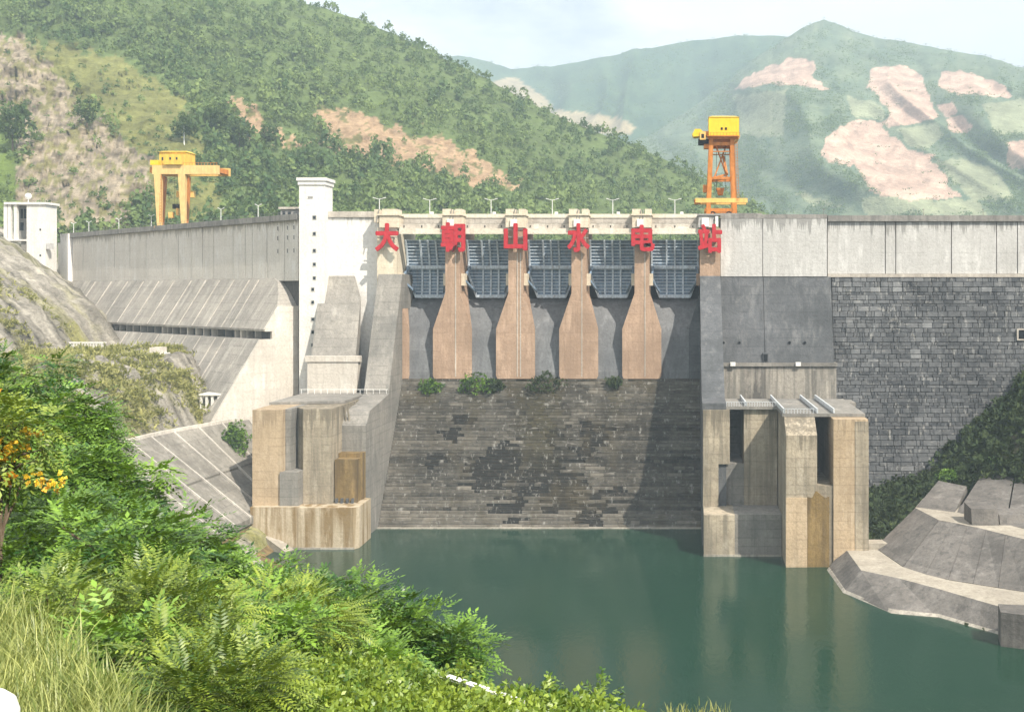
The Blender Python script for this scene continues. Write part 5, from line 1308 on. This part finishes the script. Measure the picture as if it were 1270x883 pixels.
for px, py, Y, lab in ((738, 862, 15.6, 'small leafy sprig standing above the ground cover at the water'), (678, 856, 16, 'small leafy sprig rising between the white ledge and water'), (575, 838, 17.0, 'thin leafy sprig beside the white ledge')):
    c = W3(px, py, Y); t_ = thing('sprig', lab, 'plant', (c[0], Y, c[2]-.5), 'sprigs above the ground cover')
    tree_mesh(t_, c, (.13, .13, .16), c[2]-.5, SH, 7, 4, .06, M['leaf_shrub'], trunk_r=.012, crown_name='leaves')
# tall grass
def grass(n, fpos, hl, w, mat, name, label, cat='grass', bend=.5, tone_=(.5, .2)):
    vs = np.zeros((n, 8, 3)); tn = np.zeros(n)
    for i in range(n):
        x, y, z = fpos(); h = rng.uniform(*hl); a = rng.uniform(0, 2*math.pi); b = rng.uniform(.25, 1)*bend*h; dx, dy_ = math.cos(a), math.sin(a)
        wx, wy = -dy_*w, dx*w
        for k_, u in enumerate((0, .4, .75, 1)):
            cx, cy, cz = x + dx*b*u*u, y + dy_*b*u*u, z + h*(u - .25*u*u*bend)
            ww = (1, .85, .55, .08)[k_]*.5
            vs[i, k_*2] = (cx - wx*ww, cy - wy*ww, cz); vs[i, k_*2+1] = (cx + wx*ww, cy + wy*ww, cz)
        tn[i] = np.clip(rng.normal(*tone_) + .35*fbm(x*1.3, y*1.3, z, 3), 0, 1)
    b = (np.arange(n)*8)[:, None, None]; f = (b + np.array([[0, 1, 3, 2], [2, 3, 5, 4], [4, 5, 7, 6]])[None]).reshape(-1, 4)
    o = np_mesh(name, vs.reshape(-1, 3), f, mat, None, 'stuff', {'tone': ('FLOAT', 'FACE', np.repeat(tn, 3))}); return tag(o, label, cat)
def gpos():
    while True:
        px, py = rng.uniform(-60, 250), rng.uniform(775, 1010)
        if px > interp(py, [745, 800, 850, 883, 1010], [10, 60, 105, 140, 260]) + rng.normal(0, 14): continue
        Y = interp(py, [700, 883, 1010], [15.5, 10.5, 8.5]) * rng.uniform(.95, 1.05)
        return W3(px, py, Y)
grass(8000, gpos, (.3, .7), .013, M['grass'], 'tall_grass', 'tall pale green grass on the near bank slope', bend=.8, tone_=(.5, .28))
c = W3(105, 900, 10.5)
def tuft(): q = rng.normal(size=3)*np.array((.12, .12, .04)); return c + q + np.array((0, 0, -.12))
o = grass(700, tuft, (.25, .42), .008, M['drygrass'], 'grass_tuft', 'hazy dry seed head grass tuft at the bottom of the tall grass', bend=.5, tone_=(.8, .15))
c3 = [W3(830 + q*9, 884, 12.5) for q in range(9)]
def tuft2(): q = c3[rng.integers(len(c3))]; return q + rng.normal(size=3)*np.array((.05, .1, .03)) + np.array((0, 0, -.05))
grass(160, tuft2, (.06, .17), .01, M['drygrass'], 'edge_grass', 'short dry grass tips at the edge below the water', bend=.5)
# white ledge and white guard post
lg = MB().beam(W3(552, 838, 16.8), W3(650, 871, 15.2), .12, .04).build('drain_ledge', M['white_paint']); tag(lg, 'narrow white concrete ledge running through the ground cover', 'ledge')
gp_ = W3(-18, 890, 6.2)
m = MB(); rings = []
for zz, rr in ((-1.0, .17), (.02, .17), (.09, .15), (.135, .10), (.15, .03)): rings.append([(gp_[0] + rr*math.cos(a_), gp_[1] + rr*math.sin(a_), gp_[2] + zz) for a_ in np.linspace(0, 2*math.pi, 20, endpoint=False)])
o = m.loft(rings).build('guard_post', M['white_paint'], smooth=False); tag(o, 'white rounded concrete guard post at the corner of the tall grass', 'post')

# dry grass and scrub on the rocky left bank
def bpos():
    while True:
        x, y = rng.uniform(-225, -131), rng.uniform(232, 330)
        z = left_z(x, y); px, py = 850 + F*x/y, 360 + F*(H-z)/y
        if not (-20 < px < 260 and 300 < py < 540): continue
        p = fbm(x*.05, y*.05, 3.1, 4) + .5*fbm(x*.2, y*.2, 7, 3)
        if p < .02 or (z > 52 and rng.random() < .75): continue
        return x, y, z - .1
def clumps(n, fpos, base, sc, name, mat, label, cat, per=6, spread=.9, zs=.5, tone_=(.5, .2)):
    og, ds, ts = [], [], []
    for i in range(n):
        p = np.array(fpos()); tt = rng.normal(*tone_)
        for k_ in range(per):
            j = rng.normal(size=3)*spread*np.array((1, 1, zs)); j[2] = abs(j[2]); og.append(p + j); dd = j + np.array((0, 0, .5*spread)) + rng.normal(size=3)*.4*spread; ds.append(dd); ts.append(tt)
    og, ds = np.array(og), np.array(ds); n_ = len(og)
    v, f, t = place(base, og, ds, rng.uniform(*sc, n_), rng.uniform(-3, 3, n_), np.clip(np.array(ts), 0, 1))
    o = np_mesh(name, v, f, mat, None, 'stuff', {'tone': ('FLOAT', 'FACE', t)}); return tag(o, label, cat)
TUFT = simple_cluster(7, .5, 1.0, .28)
clumps(1500, bpos, TUFT, (.8, 1.6), 'bank_grass', M['drygrass'], 'dry yellow green grass and scrub covering the rocky left bank', 'grass', 5, .9, .5, (.55, .22))
def rpos():
    while True:
        x, y = rng.uniform(44, 110), rng.uniform(205, 303)
        z = right_z(x, y)
        px, py = 850 + F*x/y, 360 + F*(H-z)/y
        if not (1075 < px < 1300 and 440 < py < 690): continue
        if y < 258 and py > 585: continue
        return x, y, z - .2
BUSHC = simple_cluster(9, .8, .95, .5)
clumps(1300, rpos, BUSHC, (.7, 1.5), 'bank_scrub', M['bankshrub'], 'scrub in shade darkened green covering the right bank below the masonry wall', 'shrubs', 6, 1.1, .7, (.45, .25))

# bushes growing in the spillway and beside the left outlet
def bush(px, py, s, r, lab, mat='leaf', ratio=.55, n=60):
    c = np.array(P(px, py, s)); b_ = thing('bush', lab, 'bush', (c[0], c[1], c[2]-r*ratio))
    cc, org, d, ct = crown_points(c, (r, r*.6, r*ratio), n, 7, r*.3); k_ = len(org)
    v, f, t = place(simple_cluster(8, .5, .7, .35), org - np.array(woff(b_)), d, rng.uniform(.6, 1.1, k_), rng.uniform(-3, 3, k_), np.clip(ct, 0, 1))
    np_mesh('foliage', v, f, M[mat], b_, None, {'tone': ('FLOAT', 'FACE', t)})
    MB().tube((c[0], c[1]+.3, c[2]-r*ratio-.3), (c[0], c[1], c[2]), .12, .05, 6).build('stem', M['trunk'], b_)
bush(534, 480, 4.43, 2.6, 'round green bush under the first gap right of the da character pier', 'leaf')
bush(590, 477, 4.43, 4.2, 'wide green bush growing at the pier feet between chao and shan')
bush(612, 480, 4.43, 2.6, 'small dark bush touching the foot of the shan pier', 'bankshrub')
bush(675, 476, 4.43, 4.6, 'thin green bush at the top of the brown mossy streak', 'bankshrub', .45, 40)
bush(763, 474, 4.43, 2.0, 'little dark bush at the foot of the dian pier', 'bankshrub', .4, 26)
bush(291, 545, 4.8, 3.0, 'bright green bush between revetment and left outlet', 'leaf', 1.2, 90)
bush(1238, 574, 5.0, 2.6, 'low green shrub standing on the higher top slab of the apron', 'leaf', .4, 34)
bush(1174, 590, 4.95, 2.4, 'low green shrub at the lower top corner of the apron', 'leaf', .4, 34)

# forest on the hillside
def far_tree(nq, seed):
    r_ = np.random.default_rng(seed); q = []
    for i in range(nq):
        u = r_.normal(size=3); u /= np.linalg.norm(u); u[2] = abs(u[2])*1.15 - .25
        p = u*np.array((.5, .5, .52))*r_.uniform(.55, 1.2); nrm = u + r_.normal(size=3)*.5; nrm /= np.linalg.norm(nrm)
        a = np.cross(nrm, (0.3, .2, 1)); a /= np.linalg.norm(a); b = np.cross(nrm, a); sz = r_.uniform(.06, .17)
        q.append([p - a*sz, p - b*sz*.8, p + a*sz, p + b*sz*.8])
    return np.array(q) + np.array((0, 0, .45))
NQ = 46
VAR = [far_tree(NQ, k_) for k_ in range(6)]
nr_, nx_ = hpr.shape[:2]
p00, p10, p11, p01 = hpr[:-1, :-1], hpr[:-1, 1:], hpr[1:, 1:], hpr[1:, :-1]
area = .5*np.abs((p11[..., 0]-p00[..., 0])*(p01[..., 1]-p10[..., 1]) - (p01[..., 0]-p10[..., 0])*(p11[..., 1]-p00[..., 1]))
cc_ = hcol[:-1, :-1, :3]
isf = np.abs(cc_ - np.array((.105, .145, .05))).sum(-1) < .01
wgt = np.where(isf, 1.0, .2); rockm = (cc_[..., 0] > .24); wgt[rockm] = .012
olive2 = np.abs(cc_ - np.array((.12, .17, .04))).sum(-1) < .01; wgt[olive2] = .4
vis_ = (p00[..., 0] > -60) & (p00[..., 0] < 1000) & (p00[..., 1] < 310) & (p00[..., 1] > -40)
jj = np.arange(nr_-1)[:, None]; vis_ &= (jj < 151)
w_ = (area*wgt*vis_).ravel(); w_ /= w_.sum()
NT = 9500
pick = rng.choice(len(w_), NT, p=w_); jy_, ix_ = np.unravel_index(pick, area.shape)
a_, b_ = rng.random((2, NT, 1))
pos_ = (hv[jy_, ix_]*(1-a_) + hv[jy_, ix_+1]*a_)*(1-b_) + (hv[jy_+1, ix_]*(1-a_) + hv[jy_+1, ix_+1]*a_)*b_
V_, F_, T_n = [], [], []; base_i = 0
for vi in range(6):
    sel = np.arange(NT) % 6 == vi; n_ = sel.sum(); yaw = rng.uniform(0, 6.28, n_); sz = 2.6 + 8.0*rng.random(n_)**2.0; sz *= np.where(isf[jy_, ix_][sel], 1, .55)
    bq = VAR[vi].reshape(-1, 3); c_, s_ = np.cos(yaw)[:, None], np.sin(yaw)[:, None]
    v = np.stack([bq[None, :, 0]*c_ - bq[None, :, 1]*s_, bq[None, :, 0]*s_ + bq[None, :, 1]*c_, np.broadcast_to(bq[None, :, 2]*rng.uniform(.8, 1.6, n_)[:, None], (n_, len(bq)))], -1)*sz[:, None, None] + pos_[sel][:, None, :] - np.array((0, 0, .8))
    big_ = np.array([fbm(p[0]*.008, p[2]*.012, 2.0, 3) for p in pos_[sel]])
    t = np.clip(np.repeat(np.clip(.45 + .38*big_ + rng.normal(0, .22, n_), 0, 1), NQ) + rng.normal(0, .09, n_*NQ), 0, 1)
    f = np.arange(n_*NQ*4).reshape(-1, 4) + base_i; base_i += n_*NQ*4
    V_.append(v.reshape(-1, 3)); F_.append(f); T_n.append(t)
o = np_mesh('forest', np.concatenate(V_), np.concatenate(F_), M['forest'], None, 'stuff', {'tone': ('FLOAT', 'FACE', np.concatenate(T_n))}); tag(o, 'dense green forest covering the hillside behind the dam', 'forest')
def far_wood(v3, pr, col, n, size, rows, name, label, seed):
    r_ = np.random.default_rng(seed)
    q00, q10, q11, q01 = pr[:-1, :-1], pr[:-1, 1:], pr[1:, 1:], pr[1:, :-1]
    ar = .5*np.abs((q11[..., 0]-q00[..., 0])*(q01[..., 1]-q10[..., 1]) - (q01[..., 0]-q10[..., 0])*(q11[..., 1]-q00[..., 1]))
    cl = col[:-1, :-1, :3]; w = np.where(cl[..., 0] > .25, 0.02, np.where(cl[..., 0] > .19, .08, 1.0))
    nz = np.array([[fbm(p[0]*.022, p[1]*.03, seed, 3) for p in row] for row in q00]); w = w*np.clip(.35 + 1.6*nz, .05, 1.2)
    w = w*((q00[..., 0] > 480) & (q00[..., 0] < 1330) & (q00[..., 1] < 275)); w[rows:, :] = 0
    w[rows-3:rows, :] += .3*(ar[rows-3:rows, :] > 0)
    w = (ar*w).ravel(); w /= w.sum(); pk = r_.choice(len(w), n, p=w); j_, i_ = np.unravel_index(pk, ar.shape); a, b = r_.random((2, n, 1))
    pos = (v3[j_, i_]*(1-a) + v3[j_, i_+1]*a)*(1-b) + (v3[j_+1, i_]*(1-a) + v3[j_+1, i_+1]*a)*b
    bs = [far_tree(8, 40 + k_)*np.array((1.2, 1.2, 1.2)) for k_ in range(4)]; vs, tn = [], []
    for k_ in range(4):
        p = pos[k_::4]; m_ = len(p); yaw = r_.uniform(0, 6.28, m_); sz = r_.uniform(*size, m_); bq = bs[k_].reshape(-1, 3); c_, s_ = np.cos(yaw)[:, None], np.sin(yaw)[:, None]
        vs.append((np.stack([bq[None, :, 0]*c_ - bq[None, :, 1]*s_, bq[None, :, 0]*s_ + bq[None, :, 1]*c_, np.broadcast_to(bq[None, :, 2], (m_, len(bq)))], -1)*sz[:, None, None] + p[:, None, :]).reshape(-1, 3))
        tn.append(np.clip(np.repeat(r_.normal(.4, .2, m_), 8), 0, 1))
    vs = np.concatenate(vs); o = np_mesh(name, vs, np.arange(len(vs)).reshape(-1, 4), M['forest'], None, 'stuff', {'tone': ('FLOAT', 'FACE', np.concatenate(tn))}); tag(o, label, 'forest')
far_wood(mtv, mtp, mtc, 11000, (4.5, 10.5), 169, 'mountain_wood', 'patchy woodland between the fields of the terraced mountain', 51)
far_wood(drv, drp, drc, 6500, (6, 13), 79, 'range_wood', 'hazy woodland on the distant mountain range', 52)
# single trees that stand out on the hillside
def hill_point(px, py):
    d2 = (hpr[:150, :, 0]-px)**2 + (hpr[:150, :, 1]-py)**2; k_ = np.unravel_index(np.argmin(d2), d2.shape); return hv[k_]
for px, py, h_, lab in ((108, 152, 15, 'lone dark conical tree on the olive slope above the rock face'), (16, 185, 24, 'broad dark tree on the green slope beside the rock face'), (270, 162, 20, 'dark spreading tree below the small bare earth patch'), (297, 183, 18, 'dark round tree with pale trunk below the small bare patch'), (228, 172, 17, 'slender tree with pale bare trunk above the gantry crane'), (334, 180, 16, 'dark tree on the lower edge of the bare slope')):
    q = hill_point(px, py + 5); t_ = thing('hill_tree', lab, 'tree', tuple(q), 'single trees on the hillside')
    cc, org, d, ct = crown_points(np.array(q) + np.array((0, 0, h_*.62)), (h_*.33, h_*.33, h_*.36), 46, 6, h_*.09); k_ = len(org)
    v, f, t = place(simple_cluster(8, h_*.06, h_*.08, h_*.045), org - np.array(q), d, rng.uniform(.8, 1.2, k_), rng.uniform(-3, 3, k_), np.clip(ct - .25, 0, 1))
    np_mesh('crown', v, f, M['forest'], t_, None, {'tone': ('FLOAT', 'FACE', t)})
    MB().tube((q[0], q[1], q[2]-1), (q[0], q[1], q[2]+h_*.7), h_*.022, h_*.01, 6).build('trunk', M['lamp'] if px == 228 else M['trunk'], t_)

# ------------------------------------------------------------------ haze in the valley air
hm = bpy.data.materials.new('valley_haze'); hm.use_nodes = True; hn = hm.node_tree; hn.nodes.clear()
ho = hn.nodes.new('ShaderNodeOutputMaterial'); hp = hn.nodes.new('ShaderNodeVolumePrincipled')
hp.inputs['Color'].default_value = (0.68, 0.86, 1.0, 1); hp.inputs['Density'].default_value = 0.00020; hp.inputs['Anisotropy'].default_value = -0.4
hn.links.new(hp.outputs[0], ho.inputs['Volume'])
hz = MB().box(-5100, 5100, -450, 6100, -9.5, 1230).build('haze', hm); hz['kind'] = 'stuff'; hz['label'] = 'thin pale haze filling the valley air'; hz['category'] = 'haze'
